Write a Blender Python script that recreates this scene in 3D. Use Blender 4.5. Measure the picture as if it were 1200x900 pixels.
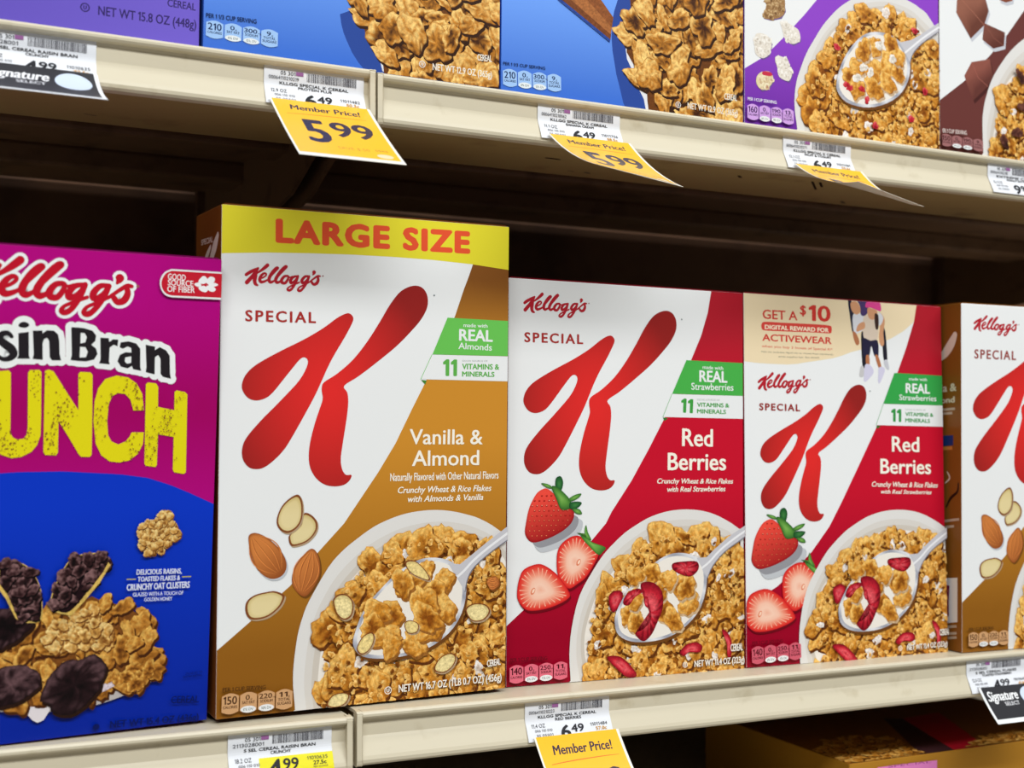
import bpy, math, random
import numpy as np
from mathutils import Vector, Matrix, noise
from mathutils.geometry import tessellate_polygon

# ------------------------------------------------------------------ camera, world, lights, exposure
for _o in list(bpy.data.objects):
    bpy.data.objects.remove(_o)
scene = bpy.context.scene
COL = scene.collection
ZU = 0.3941            # height of the upper shelf edge above the lower one (lower edge is z = 0)
FLOOR = -1.15

def cam_matrix(yaw, pitch, roll, loc):
    f = Vector((math.sin(yaw) * math.cos(pitch), math.cos(yaw) * math.cos(pitch), math.sin(pitch)))
    r = Vector((math.cos(yaw), -math.sin(yaw), 0))
    u = r.cross(f)
    c, s = math.cos(roll), math.sin(roll)
    r2 = c * r + s * u
    u2 = -s * r + c * u
    m = Matrix((r2, u2, -f)).transposed().to_4x4()
    m.translation = loc
    return m

cam_data = bpy.data.cameras.new('camera')
cam_data.sensor_width = 36.0
cam_data.lens = 45.0
cam_data.clip_start = 0.02
cam_data.dof.use_dof = True
cam_data.dof.focus_distance = 0.84
cam_data.dof.aperture_fstop = 8.0
cam = bpy.data.objects.new('camera', cam_data)
COL.objects.link(cam)
cam.matrix_world = cam_matrix(0.4498, 0.0364, 0.00823, (0.0, -0.74775, 0.1719))
scene.camera = cam

world = bpy.data.worlds.new('store_ambient')
scene.world = world
world.use_nodes = True
bg = world.node_tree.nodes['Background']
bg.inputs['Color'].default_value = (1.0, 0.99, 0.97, 1)
bg.inputs['Strength'].default_value = 0.11

def area_light(name, loc, rot, sx, sy, power, col=(0.975, 1.0, 0.995)):
    l = bpy.data.lights.new(name, 'AREA')
    l.shape = 'RECTANGLE'
    l.size, l.size_y = sx, sy
    l.energy = power
    l.color = col
    o = bpy.data.objects.new(name, l)
    COL.objects.link(o)
    o.location = loc
    o.rotation_euler = rot
    o['kind'] = 'helper'
    return o

# two rows of fluorescent tubes under the ceiling of the aisle
area_light('aisle_ceiling_light', (0.6, -0.60, 2.7), (math.radians(8), 0, 0), 5.0, 0.40, 30)
area_light('aisle_ceiling_light', (0.6, -2.7, 2.7), (math.radians(32), 0, 0), 6.0, 0.6, 198)

scene.view_settings.view_transform = 'Standard'
scene.view_settings.look = 'None'
scene.view_settings.gamma = 1.0
scene.view_settings.use_curve_mapping = False
scene.view_settings.exposure = 0.0

# ------------------------------------------------------------------ helpers: colours and materials
def C(r, g, b):
    def f(v):
        v = max(0.0, min(255.0, v)) / 255.0
        return v / 12.92 if v <= 0.04045 else ((v + 0.055) / 1.055) ** 2.4
    return (f(r), f(g), f(b))

def mixc(a, b, t):
    t = max(0.0, min(1.0, t))
    return tuple(a[i] + (b[i] - a[i]) * t for i in range(3))

def mulc(a, k):
    return tuple(min(1.0, v * k) for v in a)

def new_mat(name):
    m = bpy.data.materials.new(name)
    m.use_nodes = True
    nt = m.node_tree
    return m, nt, nt.nodes['Principled BSDF']

def ink_material(name, rough=0.4, spec=0.35, food=False, grain=0.0):
    m, nt, bs = new_mat(name)
    at = nt.nodes.new('ShaderNodeAttribute')
    at.attribute_name = 'ink'
    bs.inputs['Roughness'].default_value = rough
    bs.inputs['Specular IOR Level'].default_value = spec
    src = at.outputs['Color']
    if food or grain:
        tc = nt.nodes.new('ShaderNodeTexCoord')
        n1 = nt.nodes.new('ShaderNodeTexNoise')
        n1.inputs['Scale'].default_value = 560 if food else 900
        n1.inputs['Detail'].default_value = 5
        n1.inputs['Roughness'].default_value = 0.65
        nt.links.new(tc.outputs['Object'], n1.inputs['Vector'])
        mr = nt.nodes.new('ShaderNodeMapRange')
        mr.inputs['From Min'].default_value = 0.28
        mr.inputs['From Max'].default_value = 0.72
        mr.inputs['To Min'].default_value = 0.6 if food else 1 - grain
        mr.inputs['To Max'].default_value = 1.36 if food else 1 + grain
        nt.links.new(n1.outputs['Fac'], mr.inputs['Value'])
        vm = nt.nodes.new('ShaderNodeVectorMath')
        vm.operation = 'SCALE'
        nt.links.new(src, vm.inputs[0])
        nt.links.new(mr.outputs['Result'], vm.inputs['Scale'])
        src = vm.outputs['Vector']
    nt.links.new(src, bs.inputs['Base Color'])
    return m

def plain_material(name, col, rough=0.5, spec=0.4, metal=0.0, noise=None, bump=0.0):
    """noise = (scale, second colour, low, high): worn or dirty patches of the second colour"""
    m, nt, bs = new_mat(name)
    bs.inputs['Base Color'].default_value = (*col, 1)
    bs.inputs['Roughness'].default_value = rough
    bs.inputs['Specular IOR Level'].default_value = spec
    bs.inputs['Metallic'].default_value = metal
    if noise:
        tc = nt.nodes.new('ShaderNodeTexCoord')
        n1 = nt.nodes.new('ShaderNodeTexNoise')
        n1.inputs['Scale'].default_value = noise[0]
        n1.inputs['Detail'].default_value = 6
        nt.links.new(tc.outputs['Object'], n1.inputs['Vector'])
        mr = nt.nodes.new('ShaderNodeMapRange')
        mr.inputs['From Min'].default_value = noise[2]
        mr.inputs['From Max'].default_value = noise[3]
        nt.links.new(n1.outputs['Fac'], mr.inputs['Value'])
        mx = nt.nodes.new('ShaderNodeMix')
        mx.data_type = 'RGBA'
        mx.inputs[6].default_value = (*col, 1)
        mx.inputs[7].default_value = (*noise[1], 1)
        nt.links.new(mr.outputs['Result'], mx.inputs[0])
        nt.links.new(mx.outputs[2], bs.inputs['Base Color'])
        if bump:
            bp = nt.nodes.new('ShaderNodeBump')
            bp.inputs['Strength'].default_value = bump
            bp.inputs['Distance'].default_value = 0.0005
            nt.links.new(n1.outputs['Fac'], bp.inputs['Height'])
            nt.links.new(bp.outputs['Normal'], bs.inputs['Normal'])
    return m

M_INK = ink_material('printed_carton', 0.34, 0.16)
M_FOOD = ink_material('printed_food_picture', 0.34, 0.16, food=True)
M_PAPER = ink_material('printed_paper', 0.45, 0.15)
M_GLOSS = ink_material('printed_plastic_tag', 0.25, 0.22)
M_STEEL = plain_material('cream_enamelled_steel', C(208, 198, 174), 0.38, 0.4, noise=(38, C(176, 162, 130), 0.6, 0.82))
M_UNDER_SHADE = plain_material('enamelled_steel_shade_tone', C(112, 84, 62), 0.55, 0.25, noise=(30, C(70, 48, 34), 0.55, 0.8))  # shelf underside steel, rear shade put into a darker brown
M_UNDER_LIT = plain_material('enamelled_steel_lit_tone', C(160, 138, 92), 0.5, 0.3, noise=(24, C(112, 86, 56), 0.6, 0.85))  # same underside steel at the front, stronger light put into a paler colour
M_BACK = plain_material('dark_brown_pegboard', C(96, 68, 50), 0.7, 0.2, noise=(14, C(70, 48, 36), 0.4, 0.7))
M_FLOOR = plain_material('vinyl_floor', C(190, 184, 172), 0.35, 0.4, noise=(6, C(170, 162, 148), 0.4, 0.7))

# ------------------------------------------------------------------ helpers: objects
def tag(o, label=None, category=None, group=None, kind=None):
    for k, v in (('label', label), ('category', category), ('group', group), ('kind', kind)):
        if v:
            o[k] = v
    return o

def empty(name, mat):
    o = bpy.data.objects.new(name, None)
    o.empty_display_size = 0.03
    COL.objects.link(o)
    o.matrix_world = mat
    return o

def mesh_obj(name, verts, faces, mat, parent=None, cols=None, face_cols=None, smooth=False, bevel=0.0, seg=2):
    me = bpy.data.meshes.new(name)
    me.from_pydata([tuple(v) for v in verts], [], faces)
    if cols is not None:
        at = me.attributes.new('ink', 'FLOAT_COLOR', 'POINT')
        at.data.foreach_set('color', np.array([(*c, 1.0) for c in cols], dtype=np.float32).ravel())
    if face_cols is not None:
        at = me.attributes.new('ink', 'FLOAT_COLOR', 'CORNER')
        flat = []
        for p, c in zip(me.polygons, face_cols):
            flat += [(*c, 1.0)] * p.loop_total
        at.data.foreach_set('color', np.array(flat, dtype=np.float32).ravel())
    me.materials.append(mat)
    if smooth:
        me.shade_smooth()
    me.update()
    o = bpy.data.objects.new(name, me)
    COL.objects.link(o)
    if parent is not None:
        o.parent = parent
    if bevel:
        b = o.modifiers.new('soft_edges', 'BEVEL')
        b.width = bevel
        b.segments = seg
        b.limit_method = 'ANGLE'
    return o

def box_geo(x0, x1, y0, y1, z0, z1):
    v = [(x0, y0, z0), (x1, y0, z0), (x1, y1, z0), (x0, y1, z0), (x0, y0, z1), (x1, y0, z1), (x1, y1, z1), (x0, y1, z1)]
    f = [(0, 1, 5, 4), (1, 2, 6, 5), (2, 3, 7, 6), (3, 0, 4, 7), (4, 5, 6, 7), (3, 2, 1, 0)]   # front right back left top bottom
    return v, f

def join_geo(parts):
    V, F = [], []
    for v, f in parts:
        n = len(V)
        V += list(v)
        F += [tuple(i + n for i in q) for q in f]
    return V, F

def extrude_profile(prof, x0, x1, closed=True):
    """prof: list of (y, z) run along X, capped at both ends"""
    n = len(prof)
    V = [(x0, y, z) for y, z in prof] + [(x1, y, z) for y, z in prof]
    F = [(i, (i + 1) % n, (i + 1) % n + n, i + n) for i in range(n if closed else n - 1)]
    if closed:
        tri = tessellate_polygon([[Vector((y, z, 0)) for y, z in prof]])
        F += [tuple(t) for t in tri] + [tuple(i + n for i in reversed(t)) for t in tri]
    return V, F

# ------------------------------------------------------------------ helpers: printing (flat ink shapes in millimetres on a face)
_text_cache = {}

def _plain_text(s, shear, space):
    cu = bpy.data.curves.new('lettering', 'FONT')
    cu.body = s
    cu.size = 1.0
    cu.shear = shear
    cu.space_character = space
    cu.resolution_u = 3
    o = bpy.data.objects.new('lettering', cu)
    me = bpy.data.meshes.new_from_object(o)
    V = [(v.co.x, v.co.y) for v in me.vertices]
    F = [tuple(p.vertices) for p in me.polygons]
    bpy.data.objects.remove(o)
    bpy.data.curves.remove(cu)
    bpy.data.meshes.remove(me)
    return V, F

def text_mesh(s, shear=0.0, space=1.0):
    """outline lettering as (points, faces); the figure 1 gets a flag, the built-in one is a bare bar"""
    key = (s, shear, space)
    if key in _text_cache:
        return _text_cache[key]
    if '1' not in s:
        _text_cache[key] = _plain_text(s, shear, space)
        return _text_cache[key]
    V, F, x = [], [], 0.0
    for k, part in enumerate(s.split('1')):
        if k:
            n = len(V)
            V += [(x + a + shear * b, b) for a, b in ((0.16, 0.0), (0.255, 0.0), (0.255, CAP), (0.175, CAP), (0.16, CAP * 0.78), (0.04, CAP * 0.72), (0.04, CAP * 0.84))]
            F += [(n, n + 1, n + 2, n + 3), (n, n + 3, n + 4), (n + 3, n + 6, n + 5, n + 4)]
            x += 0.255 + 0.11
        if part.startswith(' '):
            x += 0.22
        if part.strip():
            v, f = _plain_text(part.strip(), shear, space)
            x0 = min(p[0] for p in v)
            n = len(V)
            V += [(p[0] - x0 + x, p[1]) for p in v]
            F += [tuple(q + n for q in t) for t in f]
            x = max(p[0] for p in V) + 0.07
        if len(part) > 1 and part.endswith(' '):
            x += 0.2
    _text_cache[key] = (V, F)
    return V, F

CAP = max(y for x, y in _plain_text('H', 0.0, 1.0)[0])

def smooth(pts, n=5, closed=True):
    out = []
    m = len(pts)
    for i in range(m if closed else m - 1):
        if closed:
            p0, p1, p2, p3 = pts[i - 1], pts[i], pts[(i + 1) % m], pts[(i + 2) % m]
        else:
            p0, p1, p2, p3 = pts[max(i - 1, 0)], pts[i], pts[i + 1], pts[min(i + 2, m - 1)]
        for k in range(n):
            t = k / n
            out.append(tuple(0.5 * (2 * p1[j] + (p2[j] - p0[j]) * t + (2 * p0[j] - 5 * p1[j] + 4 * p2[j] - p3[j]) * t * t
                                    + (3 * p1[j] - p0[j] - 3 * p2[j] + p3[j]) * t ** 3) for j in range(2)))
    if not closed:
        out.append(tuple(pts[-1]))
    return out

def centroid(pts):
    return (sum(p[0] for p in pts) / len(pts), sum(p[1] for p in pts) / len(pts))

def inside(p, poly):
    r = False
    n = len(poly)
    for i in range(n):
        a, b = poly[i], poly[i - 1]
        if (a[1] > p[1]) != (b[1] > p[1]) and p[0] < (b[0] - a[0]) * (p[1] - a[1]) / (b[1] - a[1]) + a[0]:
            r = not r
    return r

def similarity(a0, a1, b0, b1):
    """map that carries a0,a1 onto b0,b1 (turn, scale, shift)"""
    za, zb = complex(a1[0] - a0[0], a1[1] - a0[1]), complex(b1[0] - b0[0], b1[1] - b0[1])
    k = zb / za
    def f(p):
        q = complex(p[0] - a0[0], p[1] - a0[1]) * k
        return (b0[0] + q.real, b0[1] + q.imag)
    f.scale = abs(k)
    return f

def two_axis(a0, a1, b0, b1):
    """map that carries the box a0..a1 onto b0..b1, each axis scaled on its own"""
    sx, sy = (b1[0] - b0[0]) / (a1[0] - a0[0]), (b1[1] - b0[1]) / (a1[1] - a0[1])
    f = lambda p: (b0[0] + (p[0] - a0[0]) * sx, b0[1] + (p[1] - a0[1]) * sy)
    f.scale = (abs(sx) + abs(sy)) / 2
    return f

class Stack:
    """keeps the ink layers of one face in order"""
    def __init__(self, start=0.02, step=0.0022):
        self.z, self.step = start, step
    def next(self, k=1.0):
        self.z += self.step * k
        return self.z

class Art:
    def __init__(self, stack, clip=None):
        self.st, self.clip = stack, clip
        self.V, self.F, self.K = [], [], []
        self.xf = None
    def add(self, pts, tris, cols, k=1.0):
        if not isinstance(cols, list):
            cols = [cols] * len(pts)
        if self.xf:
            pts = [self.xf(p) for p in pts]
        z = self.st.next(k)
        c = self.clip
        if c is None or all(c[0] <= p[0] <= c[2] and c[1] <= p[1] <= c[3] for p in pts):
            n = len(self.V)
            self.V += [(p[0], p[1], z) for p in pts]
            self.K += cols
            self.F += [tuple(i + n for i in t) for t in tris]
            return
        for t in tris:
            poly = [(pts[i][0], pts[i][1], cols[i]) for i in t]
            for axis, lim, sgn in ((0, c[0], 1), (0, c[2], -1), (1, c[1], 1), (1, c[3], -1)):
                res = []
                for i in range(len(poly)):
                    a, b = poly[i - 1], poly[i]
                    da, db = (a[axis] - lim) * sgn, (b[axis] - lim) * sgn
                    if (da >= 0) != (db >= 0):
                        k = da / (da - db)
                        res.append((a[0] + (b[0] - a[0]) * k, a[1] + (b[1] - a[1]) * k, mixc(a[2], b[2], k)))
                    if db >= 0:
                        res.append(b)
                poly = res
                if not poly:
                    break
            if len(poly) >= 3:
                n = len(self.V)
                self.V += [(p[0], p[1], z) for p in poly]
                self.K += [p[2] for p in poly]
                self.F.append(tuple(range(n, n + len(poly))))
    def poly(self, pts, col, holes=(), sub=0, fn=None):
        loops = [list(pts)] + [list(h) for h in holes]
        flat = [p for l in loops for p in l]
        tris = [tuple(t) for t in tessellate_polygon([[Vector((p[0], p[1], 0)) for p in l] for l in loops])]
        if sub:
            flat, tris = list(flat), list(tris)
            i, done, cache = 0, [], {}
            todo = tris
            while todo:
                a, b, c = todo.pop()
                e = [(math.dist(flat[a], flat[b]), a, b, c), (math.dist(flat[b], flat[c]), b, c, a), (math.dist(flat[c], flat[a]), c, a, b)]
                L, p, q, r = max(e)
                if L <= sub:
                    done.append((a, b, c))
                    continue
                k = (min(p, q), max(p, q))
                if k not in cache:
                    cache[k] = len(flat)
                    flat.append(((flat[p][0] + flat[q][0]) / 2, (flat[p][1] + flat[q][1]) / 2))
                m = cache[k]
                todo += [(p, m, r), (m, q, r)]
            tris = done
        self.add(flat, tris, [fn(p) for p in flat] if fn else col)
    def fan(self, outline, rings, colfn):
        """star-shaped blob: rings of the outline shrunk to its middle; colfn(ring, angle index, point)"""
        c = centroid(outline)
        n = len(outline)
        pts, cols, tris = [], [], []
        for r, k in enumerate(rings):
            for i, p in enumerate(outline):
                q = (c[0] + (p[0] - c[0]) * k, c[1] + (p[1] - c[1]) * k)
                pts.append(q)
                cols.append(colfn(r, i, q))
            if r:
                for i in range(n):
                    j = (i + 1) % n
                    tris += [((r - 1) * n + i, (r - 1) * n + j, r * n + j), ((r - 1) * n + i, r * n + j, r * n + i)]
        pts.append(c)
        cols.append(colfn(len(rings), 0, c))
        b = (len(rings) - 1) * n
        tris += [(b + i, b + (i + 1) % n, len(pts) - 1) for i in range(n)]
        self.add(pts, tris, cols)
    def stroke(self, pts, w, col, closed=False, sm=4, cap=True):
        """w: one width or a width for each point"""
        ws = w if isinstance(w, (list, tuple)) else [w] * len(pts)
        if sm:
            P = smooth(pts, sm, closed)
            W = [p[0] for p in smooth([(a, 0) for a in ws], sm, closed)]
        else:
            P, W = list(pts), list(ws)
        n = len(P)
        side = []
        for i, p in enumerate(P):
            a = P[i - 1] if (i or closed) else p
            b = P[(i + 1) % n] if (i < n - 1 or closed) else p
            dx, dy = b[0] - a[0], b[1] - a[1]
            L = math.hypot(dx, dy) or 1
            h = abs(W[i]) / 2
            side.append(((p[0] - dy / L * h, p[1] + dx / L * h), (p[0] + dy / L * h, p[1] - dx / L * h), math.atan2(dy, dx), h))
        if closed:
            side.append(side[0])
        m = len(side)
        for k in range(0, m - 1, 6):          # short runs, each on its own layer, so a loop may cross itself
            run = side[k:k + 7]
            V = [q for s in run for q in s[:2]]
            self.add(V, [t for i in range(len(run) - 1) for t in ((2 * i, 2 * i + 1, 2 * i + 3), (2 * i, 2 * i + 3, 2 * i + 2))], col, 0.4)
        if cap:
            ends = range(m - 1) if (closed and not sm) else (() if closed else (0, m - 1))
            for i in ends:
                p, (_, _, a, h) = P[i % n], side[i]
                if closed:
                    V = [(p[0] + h * math.cos(t * math.pi / 5), p[1] + h * math.sin(t * math.pi / 5)) for t in range(10)]
                else:
                    a += math.pi / 2 if i == 0 else -math.pi / 2
                    V = [(p[0] + h * math.cos(a + t * math.pi / 7), p[1] + h * math.sin(a + t * math.pi / 7)) for t in range(8)]
                self.add(V, [(0, t, t + 1) for t in range(1, len(V) - 1)], col, 0.4)
    def ellipse(self, c, rx, ry, col, ang=0.0, n=20):
        ca, sa = math.cos(ang), math.sin(ang)
        self.poly([(c[0] + rx * math.cos(2 * math.pi * k / n) * ca - ry * math.sin(2 * math.pi * k / n) * sa,
                    c[1] + rx * math.cos(2 * math.pi * k / n) * sa + ry * math.sin(2 * math.pi * k / n) * ca) for k in range(n)], col)
    def text(self, s, line, col, bold=0.0, shear=0.0, space=1.0, thick=0.6):
        """line: left baseline point, right baseline point, a point at capital height above the left one; bold in mm"""
        p0, p1, pt = line
        V, F = text_mesh(s, shear, space)
        x0, x1 = min(v[0] for v in V), max(v[0] for v in V)
        dx, dy = p1[0] - p0[0], p1[1] - p0[1]
        L = math.hypot(dx, dy)
        ux, uy = dx / L, dy / L
        h = abs(-(pt[0] - p0[0]) * uy + (pt[1] - p0[1]) * ux)
        b = bold
        sx, sy = (L - 2 * b) / (x1 - x0), (h - b) / CAP
        base = [(b + (v[0] - x0) * sx, b / 2 + v[1] * sy) for v in V]
        offs = [(0, 0)]
        if b:
            offs = [(b * math.cos(k * math.pi / 4), b * math.sin(k * math.pi / 4) * thick) for k in range(8)] + [(0, 0)]
        for ox, oy in offs:
            P = [(p0[0] + (x + ox) * ux - (y + oy) * uy, p0[1] + (x + ox) * uy + (y + oy) * ux) for x, y in base]
            self.add(P, F, col, 0.4)
    def flake(self, c, r, seed, pal, asp=0.8, ang=None, rough=0.16, shadow=None, n=28, crinkle=0.55):
        rn = random.Random(seed)
        ang = rn.uniform(0, 6.28) if ang is None else ang
        ph = [rn.uniform(0, 6.28) for _ in range(5)]
        out = []
        for k in range(n):
            t = 2 * math.pi * k / n
            q = r * (1 + rough * (0.7 * math.sin(2 * t + ph[0]) + 0.6 * math.sin(3 * t + ph[1]) + 0.45 * math.sin(5 * t + ph[2]) + 0.35 * math.sin(8 * t + ph[4])) + rn.uniform(-rough, rough) * 0.45)
            x, y = q * math.cos(t), q * asp * math.sin(t)
            out.append((c[0] + x * math.cos(ang) - y * math.sin(ang), c[1] + x * math.sin(ang) + y * math.cos(ang)))
        if shadow:
            d = min(r * 0.2, 1.8)
            self.poly([(p[0] + d * 0.6, p[1] - d) for p in out], shadow)
        la = rn.uniform(1.3, 2.8)
        lx, ly = math.cos(la), math.sin(la)
        cup = rn.choice((-0.45, -0.25, 0.1, 0.25))
        dark, mid, lit = pal
        f = 0.42 if r > 6 else 0.6
        def cf(ring, i, p):
            d = ((p[0] - c[0]) * lx + (p[1] - c[1]) * ly) / r
            t = 0.5 + 0.3 * d
            t += (-0.16, 0.2, 0.06)[ring] if ring < 3 else 0
            if ring >= 3:
                t += cup * (1 if ring > 3 else 0.6)
            t += crinkle * noise.noise(Vector((p[0] * f, p[1] * f, seed * 0.37))) + rn.uniform(-0.08, 0.08)
            return mixc(dark, mid, t * 2) if t < 0.5 else mixc(mid, lit, (t - 0.5) * 2)
        self.fan(out, (1.0, 0.9, 0.72, 0.52, 0.3) if r > 4 else (1.0, 0.86, 0.6, 0.33), cf)
    def scatter(self, region, spacing, r, seed, pal, shadow=None, asp=(0.55, 0.95), skip=0.0):
        rn = random.Random(seed)
        x0, x1 = min(p[0] for p in region), max(p[0] for p in region)
        y0, y1 = min(p[1] for p in region), max(p[1] for p in region)
        pts = []
        y = y0
        row = 0
        while y < y1:
            x = x0 + (row % 2) * spacing / 2
            while x < x1:
                p = (x + rn.uniform(-0.35, 0.35) * spacing, y + rn.uniform(-0.35, 0.35) * spacing)
                if inside(p, region) and rn.random() >= skip:
                    pts.append(p)
                x += spacing
            y += spacing * 0.8
            row += 1
        rn.shuffle(pts)
        for i, p in enumerate(pts):
            self.flake(p, r * rn.uniform(0.75, 1.2), seed * 1000 + i, pal, rn.uniform(*asp), shadow=shadow)
    def build(self, name, mat, parent, surf=None):
        """surf maps (u mm, v mm, lift mm) to a local point in metres; default: the front face of a box"""
        surf = surf or (lambda u, v, z: (u * 0.001, -z * 0.001, v * 0.001))
        return mesh_obj(name, [surf(*p) for p in self.V], self.F, mat, parent, cols=self.K)

# ------------------------------------------------------------------ setting: floor, back wall of the gondola
tag(mesh_obj('floor', *box_geo(-3, 5, -4, 1.5, FLOOR - 0.02, FLOOR), M_FLOOR), kind='structure')
tag(mesh_obj('wall_back', *box_geo(-1.6, 3.2, 0.46, 0.48, FLOOR, 1.0), M_BACK), kind='structure')

# ------------------------------------------------------------------ shelves
MARKS = [([(406.4,40.9),(416.4,41.9)], 3.0), ([(454.4,72.1),(458.1,73.7)], 3.0), ([(329.2,2.9),(331.1,4.6)], 2.5), ([(560.9,29.5),(565.8,34.1)], 2.5), ([(623.1,22),(645.2,45.2)], 2.0), ([(630.3,21.9),(642.5,34.7)], 2.0), ([(697,76.4),(704.1,81.6)], 3.0), ([(440.4,72.6),(445.2,73.5)], 1.5), ([(101.5,66.8),(107.8,68.3)], 1.5)]

def make_shelf(x0, x1, z, label, ribs=True):
    """one shelf between two uprights: deck, cream price rail along the front edge, ribs and end brackets below"""
    root = empty('store_shelf', Matrix.Translation((x0, 0, z)))
    tag(root, label, 'shelf', 'cream steel store shelves')
    L = x1 - x0
    mesh_obj('deck_underside', *box_geo(0.001, L - 0.001, 0.0055, 0.455, -0.0030, -0.0023), M_UNDER_SHADE, root)
    parts = [box_geo(0.0008, L - 0.0008, 0.003, 0.455, -0.0022, -0.0002)]
    mesh_obj('shelf_deck', *join_geo(parts), M_STEEL, root)
    bead = [(0.0035, -0.0002), (0.0008, 0.0), (-0.0006, -0.0005), (-0.0013, -0.0018), (-0.0012, -0.0032), (-0.0002, -0.0044),
            (0.0032, -0.0050), (0.0038, -0.0066), (0.0038, -0.0155), (0.0030, -0.0172), (-0.0012, -0.0268), (-0.0019, -0.0290),
            (-0.0016, -0.0310), (-0.0004, -0.0324), (0.0030, -0.0326), (0.0060, -0.0326), (0.0060, -0.0310), (0.0048, -0.0300), (0.0050, -0.0020)]
    rail = mesh_obj('price_rail', *extrude_profile(bead, 0.0008, L - 0.0008), M_STEEL, root)
    for xa in (0.0, L - 0.0030):
        cap = [(0.0060, 0.0), (0.0005, 0.0), (-0.0012, -0.0008), (-0.0016, -0.0022), (-0.0016, -0.0090), (-0.0024, -0.0290), (-0.0018, -0.0318), (-0.0004, -0.0330), (0.0060, -0.0330)]
        mesh_obj('rail_end', *extrude_profile(cap, xa, xa + 0.0030), M_STEEL, rail, bevel=0.0006)
    if ribs:
        mesh_obj('front_channel', *box_geo(0.003, L - 0.003, 0.0062, 0.092, -0.0318, -0.0026), M_UNDER_LIT, root, bevel=0.003)  # front of the underside, drawn in the tone with light painted in
        for pts, wd in MARKS:
            if z > 0.3 and x0 < pts[0][0] * 0.001 < x1:
                mark = Art(Stack())
                mark.stroke([(p[0] - x0 * 1000, p[1]) for p in pts], wd, C(38, 26, 18), sm=0)
                mark.build('rust_mark', M_INK, root, lambda u, v, zz: (u * 0.001, v * 0.001, -0.0318 - zz * 0.001))
        for y, w, d in ((0.165, 0.04, 0.020), (0.30, 0.05, 0.020)):
            mesh_obj('stiffening_rib', *box_geo(0.004, L - 0.004, y, y + w, -d, -0.0024), M_UNDER_SHADE, root, bevel=0.003)
        for xa in (0.0045, L - 0.0075):
            v = [(xa + dx, y, zz) for dx in (0, 0.003) for y, zz in ((0.094, -0.003), (0.094, -0.030), (0.16, -0.052), (0.455, -0.085), (0.455, -0.003))]
            mesh_obj('shelf_bracket', v, [(0, 1, 2, 3, 4), (9, 8, 7, 6, 5), (0, 5, 6, 1), (1, 6, 7, 2), (2, 7, 8, 3), (3, 8, 9, 4), (4, 9, 5, 0)], M_UNDER_SHADE, root)
    return root

SJ_U, SJ_L = 0.2655, 0.2566     # joints between neighbouring shelves
make_shelf(SJ_U - 0.914, SJ_U - 0.0010, ZU + 0.0013, 'left part of the upper cream steel shelf, under the plain purple box')
make_shelf(SJ_U + 0.0010, SJ_U + 0.914, ZU, 'right part of the upper cream steel shelf, under the purple and white box')
make_shelf(SJ_L - 0.914, SJ_L - 0.0016, -0.0024, 'cream steel shelf under the magenta and blue cereal box')
make_shelf(SJ_L + 0.0016, SJ_L + 0.914, 0.0, 'cream steel shelf under the two red and white strawberry cereal boxes')
for xx in (SJ_U, SJ_U + 0.914):
    tag(mesh_obj('trim_upright', *box_geo(xx - 0.015, xx + 0.015, 0.447, 0.4595, FLOOR, 0.95), M_BACK), kind='structure')

# ------------------------------------------------------------------ cereal boxes: pose = base corner, turn, lean sideways, lean back, width, height, depth
BOXPOSE = {
    'V': (0.1749, 0.0126, 0.0000, 0.0361, -0.0112, -0.0247, 0.1923, 0.3047, 0.060),
    'RB': (0.3729, 0.0305, 0.0000, -0.0165, 0.0034, 0.0113, 0.1915, 0.2760, 0.056),
    'RP': (0.5646, 0.0245, 0.0000, -0.0137, 0.0065, 0.0255, 0.1920, 0.2760, 0.056),
    'VB': (0.7598, 0.0093, 0.0000, -0.0402, -0.0004, -0.0032, 0.1935, 0.2760, 0.056),
    'RA': (-0.0214, -0.0005, -0.0024, 0.0960, -0.0090, -0.0780, 0.1935, 0.2720, 0.062),
    'UA': (-0.0360, 0.0070, ZU + 0.0015, 0.0, 0.0, 0.0, 0.1935, 0.2720, 0.062),
    'UB': (0.1592, 0.0055, ZU + 0.0012, 0.0, 0.0, 0.0, 0.1935, 0.2760, 0.056),
    'UC': (0.3536, 0.0055, ZU, 0.0, 0.0, 0.0, 0.1935, 0.2760, 0.056),
    'UD': (0.5482, 0.0055, ZU, 0.0, 0.0, 0.0, 0.1860, 0.2760, 0.056),
    'UE': (0.7350, 0.0055, ZU, 0.0, 0.0, 0.0, 0.1935, 0.2760, 0.056),
    'LB': (0.6650, 0.0300, -0.1360, 0.0, 0.0, 0.0, 0.2760, 0.1935, 0.055),
}
# end BOXPOSE

def pose_matrix(key):
    x0, y0, z0, ya, ro, pi = BOXPOSE[key][:6]
    ex = Vector((math.cos(ya) * math.cos(ro), math.sin(ya) * math.cos(ro), -math.sin(ro)))
    ez = Vector((math.sin(ro) * math.cos(ya), math.sin(ro) * math.sin(ya), math.cos(ro)))
    ey = ez.cross(ex)
    ez2 = math.cos(pi) * ez + math.sin(pi) * ey
    ey2 = ez2.cross(ex)
    m = Matrix((ex, ey2, ez2)).transposed().to_4x4()
    m.translation = (x0, y0, z0)
    return m

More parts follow.
